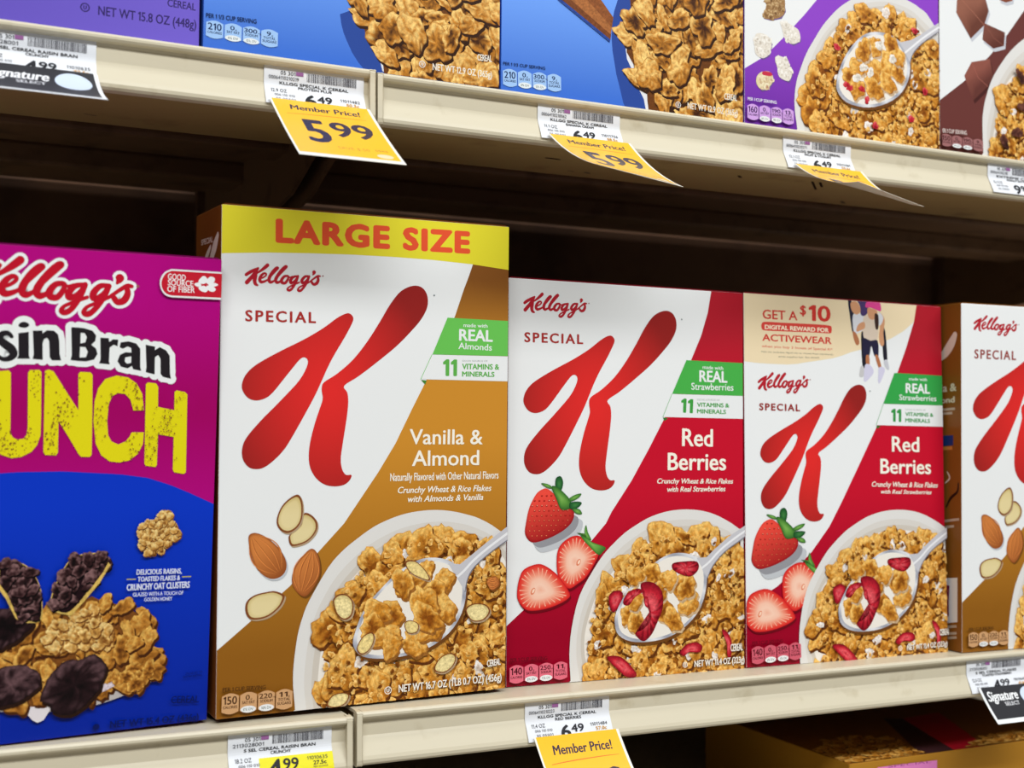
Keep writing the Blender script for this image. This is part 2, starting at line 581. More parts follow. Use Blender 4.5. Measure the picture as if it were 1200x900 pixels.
def make_carton(key, label, front, side, group, top=None):
    """glued carton with rounded folds, tuck flap on top; returns the thing, an ink stack and the printable rectangle"""
    w, h, d = BOXPOSE[key][6:]
    root = empty('cereal_box', pose_matrix(key))
    tag(root, label, 'cereal box', group)
    top = top or side
    v, f = box_geo(0, w, 0, d, 0, h)
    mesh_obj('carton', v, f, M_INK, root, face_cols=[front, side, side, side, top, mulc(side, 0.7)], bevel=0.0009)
    # tuck flap folded over the top, its front edge slightly raised
    fv = [(0.002, 0.001, h + 0.0002), (w - 0.002, 0.001, h + 0.0002), (w - 0.004, d * 0.72, h + 0.0010), (0.004, d * 0.72, h + 0.0010),
          (0.002, 0.001, h + 0.0007), (w - 0.002, 0.001, h + 0.0007), (w - 0.004, d * 0.72, h + 0.0016), (0.004, d * 0.72, h + 0.0016)]
    mesh_obj('top_flap', fv, box_geo(0, 1, 0, 1, 0, 1)[1], M_INK, root, face_cols=[top] * 6)
    return root, Stack(), (0.35, 0.35, w * 1000 - 0.35, h * 1000 - 0.35)

def side_surf(key):
    d = BOXPOSE[key][8]
    return lambda u, v, z: (-z * 0.001, d - u * 0.001, v * 0.001)

WHITE = C(232, 233, 234)
INKRED = C(178, 32, 46)

# script logo: strokes (points, widths in mm)
LOGO = [
    ([(15.3,263.5),(17.1,264.8),(19.9,266.4),(22.5,267.9)], [2.2, 2.4, 2.2, 1.2]),
    ([(22.7,267.8),(21.1,265.4),(18.5,262),(15.7,258.9)], [1.3, 2.2, 2.7, 2.9]),
    ([(28.3,269.9),(26.6,268.3),(24,266.2),(21.6,264.6)], [2.6, 2.4, 1.7, 1.2]),
    ([(21.6,264.9),(21,262.8),(20.5,260.4),(21,258.3),(22.2,257.6)], [1.4, 2.6, 2.8, 2.4, 1.6]),
    ([(23.7,261.4),(25.7,262.3),(27.4,263.7),(27.4,264.7),(26.1,264.8),(24.4,263.2),(23.6,261),(24.5,259.6),(26.5,260),(28.5,261.1)], [1.0, 1.2, 1.3, 1.4, 1.6, 2.1, 2.3, 2.2, 1.7, 1.3]),
    ([(28.5,261.1),(31.3,264.3),(33.9,267.2),(34.9,268.5),(33.9,268.7),(31.7,266.4),(29.8,263),(29.3,260.9),(30.4,259.7),(32.5,260.7)], [1.2, 1.2, 1.3, 1.5, 1.7, 2.0, 2.4, 2.4, 2.1, 1.4]),
    ([(32.5,260.7),(36.1,264.8),(39.3,268.3),(40.3,269.6),(39.3,269.8),(36.8,267.2),(34.4,263.5),(33.4,261),(34.5,259.7),(36.9,260.9)], [1.3, 1.2, 1.3, 1.5, 1.7, 2.0, 2.4, 2.4, 2.1, 1.4]),
    ([(40.7,264.1),(38.8,263.6),(37.2,261.5),(37.4,259.9),(39.3,259.7),(40.9,261.7),(41.4,263.6),(40.7,264.2),(42.3,263.3),(44,263.9)], [1.6, 1.9, 2.3, 2.2, 2.0, 1.8, 1.6, 1.3, 1.1, 1.1]),
    ([(46.6,264.2),(44.5,263.6),(42.8,261.6),(42.9,260),(44.5,260.5),(46.2,262.2),(47.3,264.1)], [1.5, 1.8, 2.2, 2.1, 1.8, 1.5, 1.8]),
    ([(47.4,264.3),(46.5,261.7),(45.4,259.3),(43.8,256.6),(42.1,255.4),(40.9,255.8),(41.6,257.2),(44.3,258.7),(48.2,260.5)], [1.7, 2.0, 2.0, 1.8, 1.9, 1.7, 1.2, 1.2, 1.2]),
    ([(53.9,264.6),(51.8,264.2),(50,262),(50.1,260.4),(51.7,260.8),(53.4,262.6),(54.4,264.4)], [1.5, 1.8, 2.2, 2.1, 1.8, 1.5, 1.8]),
    ([(54.5,264.5),(53.4,261.7),(52.2,259.4),(50.5,256.8),(48.8,255.4),(47.5,255.8),(48.3,257.5),(51.2,259.1),(54.9,261.2)], [1.7, 2.0, 2.0, 1.8, 1.9, 1.7, 1.2, 1.2, 1.2]),
    ([(54.9,261.2),(57.6,263.4),(59.9,265),(61.4,265)], [1.2, 1.3, 1.5, 1.3]),
    ([(59.8,264.7),(60.3,262.7),(59.3,260.5),(57.4,259.8),(56.3,260.9)], [1.6, 2.1, 2.3, 2.0, 1.9]),
    ([(57.6,267.2),(57.4,266.5),(56.9,265.6)], [2.8, 2.2, 0.9]),
]
LOGO_A, LOGO_B = [(15.5,258.8),(61.1,265.4)]

def logo(A, b0, b1, col, grow=0.0, k=1.0, a0=None, a1=None):
    m = similarity(a0 or LOGO_A, a1 or LOGO_B, b0, b1)
    for pts, w in LOGO:
        A.stroke([m(p) for p in pts], [v * m.scale * k + 2 * grow for v in w], col, sm=4)
    if not grow:
        A.ellipse(m([(63.3,265.2)][0]), 0.5 * m.scale, 0.5 * m.scale, mixc(col, C(120, 120, 120), 0.5), n=8)

# the big letter: left and right stroke
K_LEFT = [(79.1,242.9),(82.3,242),(83.4,238.9),(80.4,232.5),(76.4,225.5),(71.9,218.2),(67.4,209.9),(63.5,201.3),(59.6,192.9),(54,182.5)] + [(44.5,165.9),(39.3,158.2),(33.2,152.2),(27.9,148.5),(23.1,147.4),(18.3,148.6),(15,152.5),(13.9,157.6),(15.1,163.5),(19,169.4),(26.7,177.9),(35.4,186.5)] + [(47.1,198.7),(51.7,205.2),(54.1,210.7),(54,213.7),(51.9,215),(49.1,213.6),(44.2,207.8),(38.1,200.2),(33.2,194.2),(28.9,190.4),(22.9,188.5),(17.6,189.8),(14.1,194),(13.5,198.2),(15.6,203.6),(20.4,208.7),(28.6,213.9),(39,219.5),(51.8,226),(63.7,233.1),(72.8,239.8)]
K_RIGHT = [(123.8,262.2),(130,261.1),(133.5,256.1),(133.4,248.7),(129,240.6),(121.7,232.4),(112.1,223.1),(99,212.7),(87.2,204)] + [(77.9,198),(80,193.8),(80.7,188.1),(80,179.7),(78.7,170.9),(77.1,160.4),(76.2,152.5),(77.2,146.3),(79.7,142.9),(83.3,142.7),(82.3,139.6),(78.6,136.8),(72.2,135.9),(65.7,137.3),(60.2,141.4),(56.6,147.5),(55.5,154.5),(56.3,163.2),(59.1,174.5),(62,183.2),(64,189.7),(63.3,195.8),(64.8,200)] + [(73.2,205.4),(83.6,214.4),(92.9,225.9),(101.1,238.4),(108.1,249.9),(115.3,258.4)]
K_A, K_B = [(23.1,147.3),(22.3,208.6)] [0], [(123.8,262.2)][0]
K_HOT = [(68.7,194.6)][0]

def big_letter(A, b0, b1):
    m = similarity(K_A, K_B, b0, b1)
    hot = m(K_HOT)
    R = 105 * m.scale
    lo, hi = C(146, 34, 32), C(224, 44, 42)
    fn = lambda p: mixc(hi, lo, max(0.0, math.hypot((p[0] - hot[0]) * 1.15, p[1] - hot[1]) / R) ** 1.4 * 1.5)
    for o in (K_LEFT, K_RIGHT):
        A.poly(smooth([m(p) for p in o], 4), None, sub=9, fn=fn)
    q = m((K_B[0] + 14.5, K_B[1] - 5.5))
    A.ellipse(q, 0.6, 0.6, C(120, 128, 130), n=8)

def strip(A, bl, br, tl, vals, cell, white, ink, head=None, headtext='PER 1 CUP SERVING', headcol=None):
    """four rounded nutrition badges in a row"""
    ux, uy = (br[0] - bl[0]), (br[1] - bl[1])
    L = math.hypot(ux, uy)
    ux, uy = ux / L, uy / L
    H = abs(-(tl[0] - bl[0]) * uy + (tl[1] - bl[1]) * ux)
    P = lambda a, b: (bl[0] + a * ux - b * uy, bl[1] + a * uy + b * ux)
    w = L / 4 * 0.93
    for i, (n, unit, name, dv) in enumerate(vals):
        a = i * L / 4
        out = []
        for k in range(9):
            t = k / 8
            out.append(P(a + w * t, H * (0.86 + 0.14 * math.sin(math.pi * t))))
        for k in range(9):
            t = 1 - k / 8
            out.append(P(a + w * t, H * (0.12 - 0.12 * math.sin(math.pi * t))))
        A.poly(out, cell)
        if dv:
            A.ellipse(P(a + w / 2, H * 0.17), w * 0.46, H * 0.165, white, ang=math.atan2(uy, ux), n=16)
        tx = lambda s, x0, x1, y, h, c=ink, b=0.0: A.text(s, [P(a + w * x0, H * y), P(a + w * x1, H * y), P(a + w * x0, H * (y + h))], c, b)
        big = i == 0
        if big:
            tx(n, 0.1, 0.9, 0.47, 0.38, b=0.12)
            tx(name[0], 0.08, 0.92, 0.27, 0.13, b=0.05)
        else:
            k = 0.13 * len(n)
            tx(n, 0.45 - k, 0.45 + k, 0.62, 0.24, b=0.1)
            tx(unit, 0.48 + k, 0.48 + k + 0.11 * len(unit), 0.62, 0.1)
            tx(name[0], 0.12, 0.88, 0.43, 0.14, b=0.05)
            if len(name) > 1:
                tx(name[1], 0.08, 0.92, 0.24, 0.14, b=0.05)
            if dv:
                tx(dv, 0.2, 0.8, 0.11, 0.12, C(40, 60, 40))
    if head:
        A.text(headtext, head, headcol or ink, 0.06)

def facts(cal, na, sug, nadv):
    return [(cal, '', ['CALORIES'], None), ('0', 'g', ['SAT FAT'], '0% DV'), (na, 'mg', ['SODIUM'], nadv), (sug, 'g', ['TOTAL', 'SUGARS'], None)]

GOLD = (C(132, 70, 14), C(206, 136, 44), C(246, 200, 112))
DEEPGOLD = (C(92, 46, 14), C(170, 102, 34), C(232, 184, 100))
MILK = C(236, 229, 220)

def bowl(root, st, clip, outer, inner, seed, xf=None, cover=10.5, spoon=None, spoon_in=None, handle=None, spoonful=None, extras=None, late=None, pal=GOLD, rim=C(222, 219, 216), skip=0.06, wall=C(204, 195, 184), r=10.8):
    """printed picture of a bowl of flakes with milk; all outlines in mm on the box front"""
    A = Art(st, clip)
    A.xf = xf
    A.poly(outer, rim)
    n = min(len(outer), len(inner))
    A.poly([((o[0] * 0.55 + i[0] * 0.45), (o[1] * 0.55 + i[1] * 0.45)) for o, i in zip(outer, inner)], mixc(rim, wall, 0.45))
    A.poly([((o[0] * 0.25 + i[0] * 0.75), (o[1] * 0.25 + i[1] * 0.75)) for o, i in zip(outer, inner)], wall)
    A.poly(inner, MILK)
    pic = A.build('bowl_picture', M_INK, root)
    B = Art(st, clip)
    B.xf = xf
    c = centroid(inner)
    reg = [(c[0] + (p[0] - c[0]) * 0.95, c[1] + (p[1] - c[1]) * 0.95) for p in inner]
    B.scatter(reg, cover, r, seed, pal, shadow=C(96, 50, 16), skip=skip)
    B.scatter(reg, cover * 2.2, r * 0.36, seed + 5, (C(206, 186, 170), C(232, 222, 214), C(246, 240, 236)), skip=0.3)
    B.scatter(reg, 5.6, 2.1, seed + 9, (mixc(pal[0], pal[1], 0.6), mixc(pal[1], pal[2], 0.4), mixc(pal[2], C(252, 222, 160), 0.35)), skip=0.5)
    B.scatter(reg, 7.5, 1.5, seed + 13, (C(84, 42, 8), C(116, 62, 14), C(150, 90, 26)), skip=0.5)
    if extras:
        extras(B)
    B.build('cereal_picture', M_FOOD, pic)
    if spoon:
        D = Art(st, clip)
        D.xf = xf
        D.poly([(p[0] + 1.2, p[1] - 2.0) for p in spoon], C(110, 66, 26))
        metal = lambda p: mixc(C(150, 152, 166), C(226, 226, 230), 0.5 + 0.5 * math.sin(p[0] * 0.22 + p[1] * 0.31))
        D.poly(spoon, None, sub=8, fn=metal)
        D.poly(spoon_in, MILK)
        if handle:
            D.poly(handle, None, sub=6, fn=lambda p: C(196, 194, 200))
            m = len(handle) // 2
            mid = [((handle[i][0] + handle[-1 - i][0]) / 2, (handle[i][1] + handle[-1 - i][1]) / 2) for i in range(m)]
            D.stroke(mid, [1.6] * m, C(232, 231, 234), sm=3)
            D.stroke(handle[m:], 0.7, C(120, 118, 128), sm=3)
        D.build('spoon_picture', M_INK, pic)
        E = Art(st, clip)
        E.xf = xf
        spoonful(E)
        E.build('spoonful_picture', M_FOOD, pic)
    if late:
        late(pic)
    return pic

def shrink(pts, k):
    c = centroid(pts)
    return [(c[0] + (p[0] - c[0]) * k, c[1] + (p[1] - c[1]) * k) for p in pts]

def almond(A, out, a=C(204, 124, 62), b=C(136, 68, 30), shade=C(190, 194, 200)):
    o = smooth(out, 4)
    c = centroid(o)
    A.poly([(p[0] + 1.0, p[1] - 1.2) for p in o], shade)
    A.fan(o, (1.0, 0.85, 0.6, 0.3), lambda r, i, p: mixc(a, b, 0.9 if r == 0 else 0.25 + 0.35 * ((p[0] - c[0]) - (p[1] - c[1])) / 12))
    tip = max(o, key=lambda p: math.dist(p, c))
    end = min(o, key=lambda p: (p[0] - (2 * c[0] - tip[0])) ** 2 + (p[1] - (2 * c[1] - tip[1])) ** 2)
    dx, dy = end[0] - tip[0], end[1] - tip[1]
    L = math.hypot(dx, dy)
    for k in (-0.24, -0.12, 0.0, 0.12, 0.24):
        pts = [(tip[0] + dx * t - dy * k * math.sin(math.pi * t) * 1.15, tip[1] + dy * t + dx * k * math.sin(math.pi * t) * 1.15) for t in (0.08, 0.3, 0.5, 0.7, 0.92)]
        A.stroke(pts, [0.2, 0.5, 0.55, 0.5, 0.2], mixc(a, b, 0.75), sm=3, cap=False)
        A.stroke([(p[0] - 0.5, p[1] + 0.3) for p in pts], [0.1, 0.3, 0.4, 0.3, 0.1], mulc(a, 1.35), sm=3, cap=False)

def almond_slice(A, out, f=C(226, 208, 156)):
    o = smooth(out, 4)
    A.poly([(p[0] + 0.8, p[1] - 0.9) for p in o], C(176, 150, 120))
    A.poly(o, C(128, 72, 36))
    c = centroid(o)
    A.fan(shrink(o, 0.88), (1.0, 0.75, 0.4), lambda r, i, p: mixc(f, C(196, 172, 104), 0.6 * (r == 0) + 0.03 * (p[1] - c[1])))

# ------------------------------------------------------------------ lower shelf: tall vanilla almond box
LOW = 'cereal boxes on the lower shelf'
BROWN_HI, BROWN_MID, BROWN_LO = C(128, 78, 32), C(203, 138, 46), C(142, 90, 24)

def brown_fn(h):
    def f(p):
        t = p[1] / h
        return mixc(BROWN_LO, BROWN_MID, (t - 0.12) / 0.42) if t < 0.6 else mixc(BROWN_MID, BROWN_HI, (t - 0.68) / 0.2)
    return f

root, st, clip = make_carton('V', 'tall white and golden brown cereal box with a yellow banner across its top', WHITE, C(120, 66, 24), LOW)
A = Art(st, clip)
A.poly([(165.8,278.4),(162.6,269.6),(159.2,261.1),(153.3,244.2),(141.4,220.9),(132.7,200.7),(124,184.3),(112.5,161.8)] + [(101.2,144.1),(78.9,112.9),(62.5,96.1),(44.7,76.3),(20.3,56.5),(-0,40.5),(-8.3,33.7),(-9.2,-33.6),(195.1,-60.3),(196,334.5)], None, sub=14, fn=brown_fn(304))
A.build('colour_panel', M_INK, root)
A = Art(st, clip)
A.poly([(-1.5,305.6),(194,321.2),(194.5,275.6),(191.4,276),(165.2,278.2),(136.8,279.4),(111.2,279.7),(82.6,279.5),(54.9,278.7),(28.1,277.5),(-1.2,275.3)], C(226, 214, 52))
pic = A.build('size_banner', M_INK, root)
A = Art(st, clip)
A.text('LARGE SIZE', [(33.1,284),(163.7,285.1),(33,298.1)], C(226, 84, 50), bold=1.2, space=1.14, thick=0.75)
A.build('banner_lettering', M_INK, pic)
A = Art(st, clip)
logo(A, LOGO_A, LOGO_B, INKRED, k=0.86)
A.build('brand_logo', M_INK, root)
A = Art(st, clip)
A.text('SPECIAL', [(15,235.7),(59.2,236.1),(14.9,242.4)], C(166, 48, 44), bold=0.32, space=1.26)
A.build('product_word', M_INK, root)
A = Art(st, clip)
big_letter(A, K_A, K_B)
A.build('emblem_letter', M_INK, root)

def claim(root, st, clip, green, white, fold, lines, name, gcol):
    A = Art(st, clip)
    A.poly(white, WHITE)
    A.poly(green, gcol)
    A.poly(fold, mulc(gcol, 0.42))
    A.stroke([white[0], white[3]], 0.35, gcol, sm=0)
    b = A.build('claim_banner', M_INK, root)
    A = Art(st, clip)
    dk = mulc(gcol, 0.8)
    A.text('made with', lines[0], WHITE, 0.05)
    A.text('REAL', lines[1], WHITE, 0.35)
    A.text(name, lines[2], WHITE, 0.08)
    A.text('11', lines[3], dk, 0.6)
    A.text('GOOD SOURCE OF', lines[4], C(160, 170, 160))
    A.text('VITAMINS &', lines[5], dk, 0.18)
    A.text('MINERALS', lines[6], dk, 0.18)
    A.build('claim_lettering', M_INK, b)

claim(root, st, clip, [(147.9,242.8),(192.6,242.2),(192.9,219),(137.5,218.8)], [(137.2,218.7),(192.9,218.8),(193,202.3),(129.5,202.8)], [(129.6,202.4),(133.6,202),(132.6,199.4)],
      [[(159.3,237.2),(176.8,237.2),(159.2,239.6)], [(156.2,228.2),(180.7,228.1),(156.1,235.7)], [(155.8,222.9),(180.1,222.3),(155.7,227)], [(145,205.2),(155,205.2),(144.9,215.9)],
       [(158.5,214.7),(177.1,214.9),(158.5,215.7)], [(158.6,209.7),(185.7,209.9),(158.5,213.3)], [(158.6,205),(182.3,205.1),(158.6,208.3)]], 'Almonds', C(104, 190, 84))
CREAM = C(244, 238, 224)
A = Art(st, clip)
A.text('Vanilla &', [(122.1,161.4),(174,160.9),(122,171)], CREAM, 0.22)
A.text('Almond', [(124,147.6),(171.6,147.4),(123.9,157.4)], CREAM, 0.22)
A.build('flavor_title', M_INK, root)
A = Art(st, clip)
A.text('Naturally Flavored with Other Natural Flavors', [(109.2,138.3),(185.9,138.3),(109.1,143.2)], CREAM, 0.08)
A.text('Crunchy Wheat & Rice Flakes', [(114.5,130.5),(180.8,130.3),(114.4,134.5)], CREAM, 0.1, 0.25)
A.text('with Almonds & Vanilla', [(121.4,124.7),(174.8,124.6),(121.3,128.6)], CREAM, 0.1, 0.25)
A.build('flavor_text', M_INK, root)
ALMONDS = [[(19,108.2),(23.2,109.2),(29.5,106.4),(36.9,100),(41.3,93.1),(42.2,87.4),(39.5,82.8),(34.2,81.1),(28.8,83),(23.5,88.4),(20.3,96.1),(18.7,103.6)],
           [(57.6,98.2),(61.1,96),(63.2,90.1),(63.3,82.4),(59.9,75),(54.9,69.6),(50.5,70.8),(46.5,75.8),(45.7,81.5),(47.8,88.1),(52.7,94.5)]]
SLICES = [[(52.9,120),(57.3,119),(60.9,115.1),(61.3,110.3),(58.5,105.6),(53.6,102),(46.7,100.3),(44.2,101.5),(43.4,106.3),(46.6,109),(51.4,113.5)],
          [(48.8,131.5),(51.3,128.3),(52.1,122.1),(51.2,115.5),(48,110.8),(43.1,108.4),(38.7,109.8),(36,113.7),(36.2,118.8),(39,124.9),(43.9,129.5)],
          [(29.9,73.5),(35.2,73.7),(40.6,71.4),(41.1,69),(38.3,64),(31.5,58.9),(23.9,57.4),(19.1,58.8),(17.1,63.6),(18,68.7),(22.7,72.1)]]

def nuts(root, st, clip, m):
    A = Art(st, clip)
    for s in SLICES:
        almond_slice(A, [m(p) for p in s])
    almond(A, [m(p) for p in ALMONDS[0]])
    almond(A, [m(p) for p in ALMONDS[1]], shade=C(112, 68, 24))
    A.build('almond_picture', M_INK, root)

nuts(root, st, clip, lambda p: p)

def v_extras(B):
    for o in ([(71.7,67),(75.9,69.7),(81.3,68.6),(84.8,63.3),(83.8,56),(79.2,53.4),(74.5,56.6),(72.1,62.6)], [(162.1,55),(168,57.7),(176.7,56.4),(179.8,51.5),(175,46.4),(167.3,46.2),(163,50.4)],
              [(139.8,17.2),(143.8,24.4),(151.4,27.1),(155.6,24.1),(153.1,18.2),(146.5,14.7)], [(68.2,1.9),(71.2,7.4),(78.1,8.9),(82.8,7),(80.5,2.1),(74.4,0.1)]):
        almond_slice(B, o, C(236, 216, 156))
    almond(B, [(177.3,72.6),(183.4,74.5),(186.6,69.7),(181.8,65.3),(178.3,67.9)], shade=C(120, 70, 24))

def v_spoonful(E):
    for i, (x, y, r) in enumerate(V3):
        E.flake((x, y), r, 700 + i, GOLD, 0.8, shadow=C(150, 96, 40))
    for o in ([(87.2,35.2),(91,42.2),(97.3,44.7),(98.9,40.1),(95.8,33.7),(90.3,31.2)], [(118.9,87.2),(125.8,87.6),(133.2,81.2),(136.6,74.9),(132.5,75.2),(122.6,80.3)], [(118.9,48.3),(122.9,50.2),(128.7,47.5),(127.9,42.3),(121.4,42.1)]):
        almond_slice(E, o, C(236, 210, 140))

V3 = [(*p, r) for p, r in zip([(145.8,72.9),(132.4,79.7),(139.2,67.2),(122.7,72),(147.7,56),(132.6,60.1),(109.9,54.1),(100.3,56.3),(97.2,47.6),(106.9,41),(126.3,36.4),(137.8,43.1),(110.1,34.7),(134.4,50.9),(117.8,74.5)], (9, 8, 9, 10, 9, 12, 10, 10, 9, 10, 10, 9, 8, 11, 9))]
V_SP = [(85.1,36.8),(85.9,44.8),(92.4,59.8),(104.9,73.1),(116.9,82.8),(130.7,88.6),(144.8,88.1),(155.8,82.7),(161.9,71.2),(160.8,56.6),(153.7,43.4),(140.4,33.5),(124,28.5),(104.6,27.5),(91.1,30.1)]

def v_late(pic):
    A = Art(st, clip)
    for s, l in (('CEREAL', [(178,15.6),(187.9,16.4),(177.9,19.9)]), ('NET WT 16.7 OZ (1 LB 0.7 OZ) (456g)', [(115.6,5.3),(188.6,5.9),(115.6,10)])):
        A.text(s, [(p[0] + 0.4, p[1] - 0.4) for p in l], C(90, 50, 20), 0.15)
        A.text(s, l, C(246, 240, 230), 0.12)
    q = [(108.4,7.3)][0]
    A.stroke([(q[0] + 2.2 * math.cos(k * 0.7), q[1] + 2.2 * math.sin(k * 0.7)) for k in range(9)], 0.5, C(246, 240, 230), closed=True, sm=2)
    A.text('U', [(q[0] - 1, q[1] - 1.2), (q[0] + 1, q[1] - 1.2), (q[0] - 1, q[1] + 1.3)], C(246, 240, 230), 0.15)
    A.build('net_weight_text', M_INK, pic)

bowl(root, st, clip,
     smooth([(48.7,-11.9),(48.6,1),(47.2,15.5),(47.4,28.4),(49.6,45.5),(52.7,56.8),(56.8,66.6),(68.8,86.2),(77.9,95.9),(87.1,102.8),(98.1,109.8),(109.2,114.5),(120.5,117.6),(132,119),(141.9,119.1),(152,118),(162.2,115.7),(172.6,112.3),(186.6,104.4),(208.1,86.5),(226.7,41.1),(227.5,-32.1)], 3),
     smooth([(65.4,-13.8),(64.4,-0.6),(62.8,11.1),(63.1,21.2),(64.5,34.2),(66.9,45.6),(69.1,54.1),(72.1,61.2),(77.4,69.6),(82.8,76.6),(89.7,83.6),(96.8,89.1),(105.4,94.6),(114.2,98.7),(126.4,101.9),(138.8,103.6),(148.8,103.5),(159,102),(176.2,95.9),(190.3,85.9),(208.6,42.4),(209.4,-30.1)], 3),
     11, spoon=smooth(V_SP, 3), spoon_in=shrink(smooth(V_SP, 3), 0.93),
     handle=[(149,84.9),(157.5,83.7),(165.9,89.4),(176.2,96.6),(192.7,107.3),(192.8,98.2),(179.7,90.3),(168.6,82),(163.5,74.9),(161.4,65.8)], spoonful=v_spoonful, extras=v_extras, late=v_late)
A = Art(st, clip)
DKBR = C(66, 36, 14)
strip(A, [(2.9,3.2)][0], [(46.8,2.4)][0], [(2.8,15.5)][0], facts('150', '220', '11', '10% DV'), C(206, 158, 112), WHITE, DKBR,
      head=[(3.4,16.8),(29.5,16),(3.4,19.1)])
A.build('nutrition_badges', M_INK, root)

def side_print(key, root, word, mark, extra=None):
    st2 = Stack()
    A = Art(st2)
    col = C(226, 212, 198)
    if word:
        A.text('SPECIAL', word, col, 0.15)
    for pts, w in mark:
        A.stroke(pts, w, col, sm=3)
    if extra:
        extra(A)
    A.build('side_panel_print', M_INK, root, side_surf(key))

side_print('V', root, [(13.3,284.5),(41.3,283.9),(13.1,288.1)], [([(52.3,286.7),(47.2,282.1),(41.6,277.5),(34.9,270.8)], [4.5, 8, 8, 7]), ([(35.6,281.4),(28.5,277.1),(20.6,271.5)], [3, 5, 6])])

# ------------------------------------------------------------------ lower shelf: strawberry boxes
RED_HI, RED_MID, RED_LO = C(172, 30, 44), C(196, 18, 44), C(152, 2, 36)

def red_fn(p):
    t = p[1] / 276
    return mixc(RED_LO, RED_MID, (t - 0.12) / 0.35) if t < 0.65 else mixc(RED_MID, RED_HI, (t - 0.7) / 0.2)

def strawberry(A, out, seed):
    o = smooth(out, 4)
    c = centroid(o)
    R = max(math.dist(p, c) for p in o)
    A.poly([(p[0] + R * 0.32, p[1] - R * 0.32) for p in o], C(190, 193, 198))
    A.poly([(p[0] + R * 0.2, p[1] - R * 0.2) for p in shrink(o, 0.96)], C(146, 146, 152))
    A.fan(o, (1.0, 0.88, 0.65, 0.35), lambda r, i, p: mixc(C(238, 76, 62), C(146, 14, 24), 0.42 + 0.62 * ((p[0] - c[0]) * 0.4 - (p[1] - c[1])) / R + (0.25 if r == 0 else 0)))
    rn = random.Random(seed)
    for row in range(-6, 7):
        for q in range(-6, 7):
            p = (c[0] + (q + 0.5 * (row % 2)) * R * 0.17, c[1] + row * R * 0.16)
            if inside(p, shrink(o, 0.9)):
                up = (p[1] - c[1]) / R
                A.ellipse((p[0], p[1] - 0.15), 0.75, 0.55, C(150, 18, 26), n=8)
                A.ellipse(p, 0.45, 0.35, mixc(C(236, 130, 84), C(255, 210, 190), max(0, up)) if rn.random() < 0.8 else C(196, 60, 40), n=8)

def half_berry(A, out, seed, core):
    o = smooth(out, 4)
    c = centroid(o)
    A.poly([(p[0] + 0.8, p[1] - 1.6) for p in o], C(110, 8, 24))
    rn = random.Random(seed)
    A.fan(o, (1.0, 0.93, 0.8, 0.6, 0.42, 0.22), lambda r, i, p: (C(196, 26, 34), C(222, 52, 44), C(228, 84, 66), C(238, 150, 124), C(244, 192, 168), C(246, 202, 180), C(240, 178, 152))[r])
    n = len(o)
    for i in range(0, n, 2):
        p = o[i]
        a, b = 0.5, 0.86 + rn.uniform(-0.03, 0.05)
        A.stroke([(c[0] + (p[0] - c[0]) * a, c[1] + (p[1] - c[1]) * a), (c[0] + (p[0] - c[0]) * b, c[1] + (p[1] - c[1]) * b)], [0.25, 0.8], C(246, 176, 150), sm=0, cap=False)
    A.ellipse(core, 1.5, 2.6, C(226, 130, 96), ang=-0.5, n=12)
    A.ellipse((core[0] + 0.3, core[1] + 0.2), 0.8, 1.7, C(250, 214, 190), ang=-0.5, n=10)

LEAVES1 = [[(25.4,136.3),(29.2,136),(32.8,134.6),(33.5,132.6),(29.2,133.5)], [(36.8,139.8),(40.4,140.9),(42.3,136.6),(40.7,130.9),(38.1,130.9),(36.3,134.4)], [(33.3,133.3),(35.6,134.4),(40.7,131.5),(47.4,125.2),(49,120),(44,117.8),(40.1,119),(36.9,125.9)],
           [(46.1,125),(51,128),(56.4,129),(54.6,126.2),(49.1,123.8)], [(47.4,122.7),(52.3,123.5),(56.5,123),(55.9,120.9),(51.7,118.3),(47.4,118.8)], [(49.5,118.5),(54.9,118.2),(57,114.8),(52.3,115.3)]]
LEAVES2 = [[(53.1,102),(56.3,100.5),(60.5,98.4),(59.1,103.1),(60.2,107.3),(61.7,102.1),(64.1,96.3)], [(56.3,99.9),(60.2,98.7),(65.4,95.1),(75.3,91.6),(74,88.9),(70,86.3),(62.8,92.3),(57.6,97.4)]]
BERRY = [(30.5,132.4),(35.6,128.7),(42,120.7),(50.4,117.1),(49.8,110.3),(43.4,104.2),(33.2,99.3),(21.9,96.2),(16.6,97.5),(13.5,102.6),(14.3,109.9),(16.7,119.9),(21.7,128.8),(26.5,132.2)]
HALF_A = [(42.2,95.7),(49.8,99.8),(56.3,99.3),(64.1,94),(70,87.5),(66.8,80.2),(60.3,71.3),(53.9,67),(47.4,64),(42.3,67.4),(38.5,73.2),(37.5,82.3),(38.4,90.2)]
HALF_B = [(23.2,81.6),(30.8,79.1),(39.7,72),(47.5,61),(46.2,57.1),(38.6,53.5),(29.7,51.1),(19.7,50.2),(13.5,51.8),(8.5,57.6),(7.8,64.3),(9.6,73.1),(13.3,78.6)]

def berries(root, st, clip, m):
    A = Art(st, clip)
    strawberry(A, [m(p) for p in BERRY], 3)
    for k, o in enumerate(LEAVES1):
        q = [m(p) for p in smooth(o, 3)]
        A.fan(q, (1.0, 0.5), lambda r, i, p, k=k: (C(44, 96, 40), C(92, 148, 62), C(126, 176, 84))[r] if k != 1 and k != 4 else (C(24, 70, 34), C(44, 104, 52), C(70, 130, 66))[r])
    half_berry(A, [m(p) for p in HALF_A], 5, m([(54.4,81.7)][0]))
    for o in LEAVES2:
        A.fan([m(p) for p in smooth(o, 3)], (1.0, 0.5), lambda r, i, p: (C(50, 104, 40), C(98, 156, 66), C(130, 182, 90))[r])
    half_berry(A, [m(p) for p in HALF_B], 7, m([(19.6,63.3)][0]))
    A.build('strawberry_picture', M_INK, root)

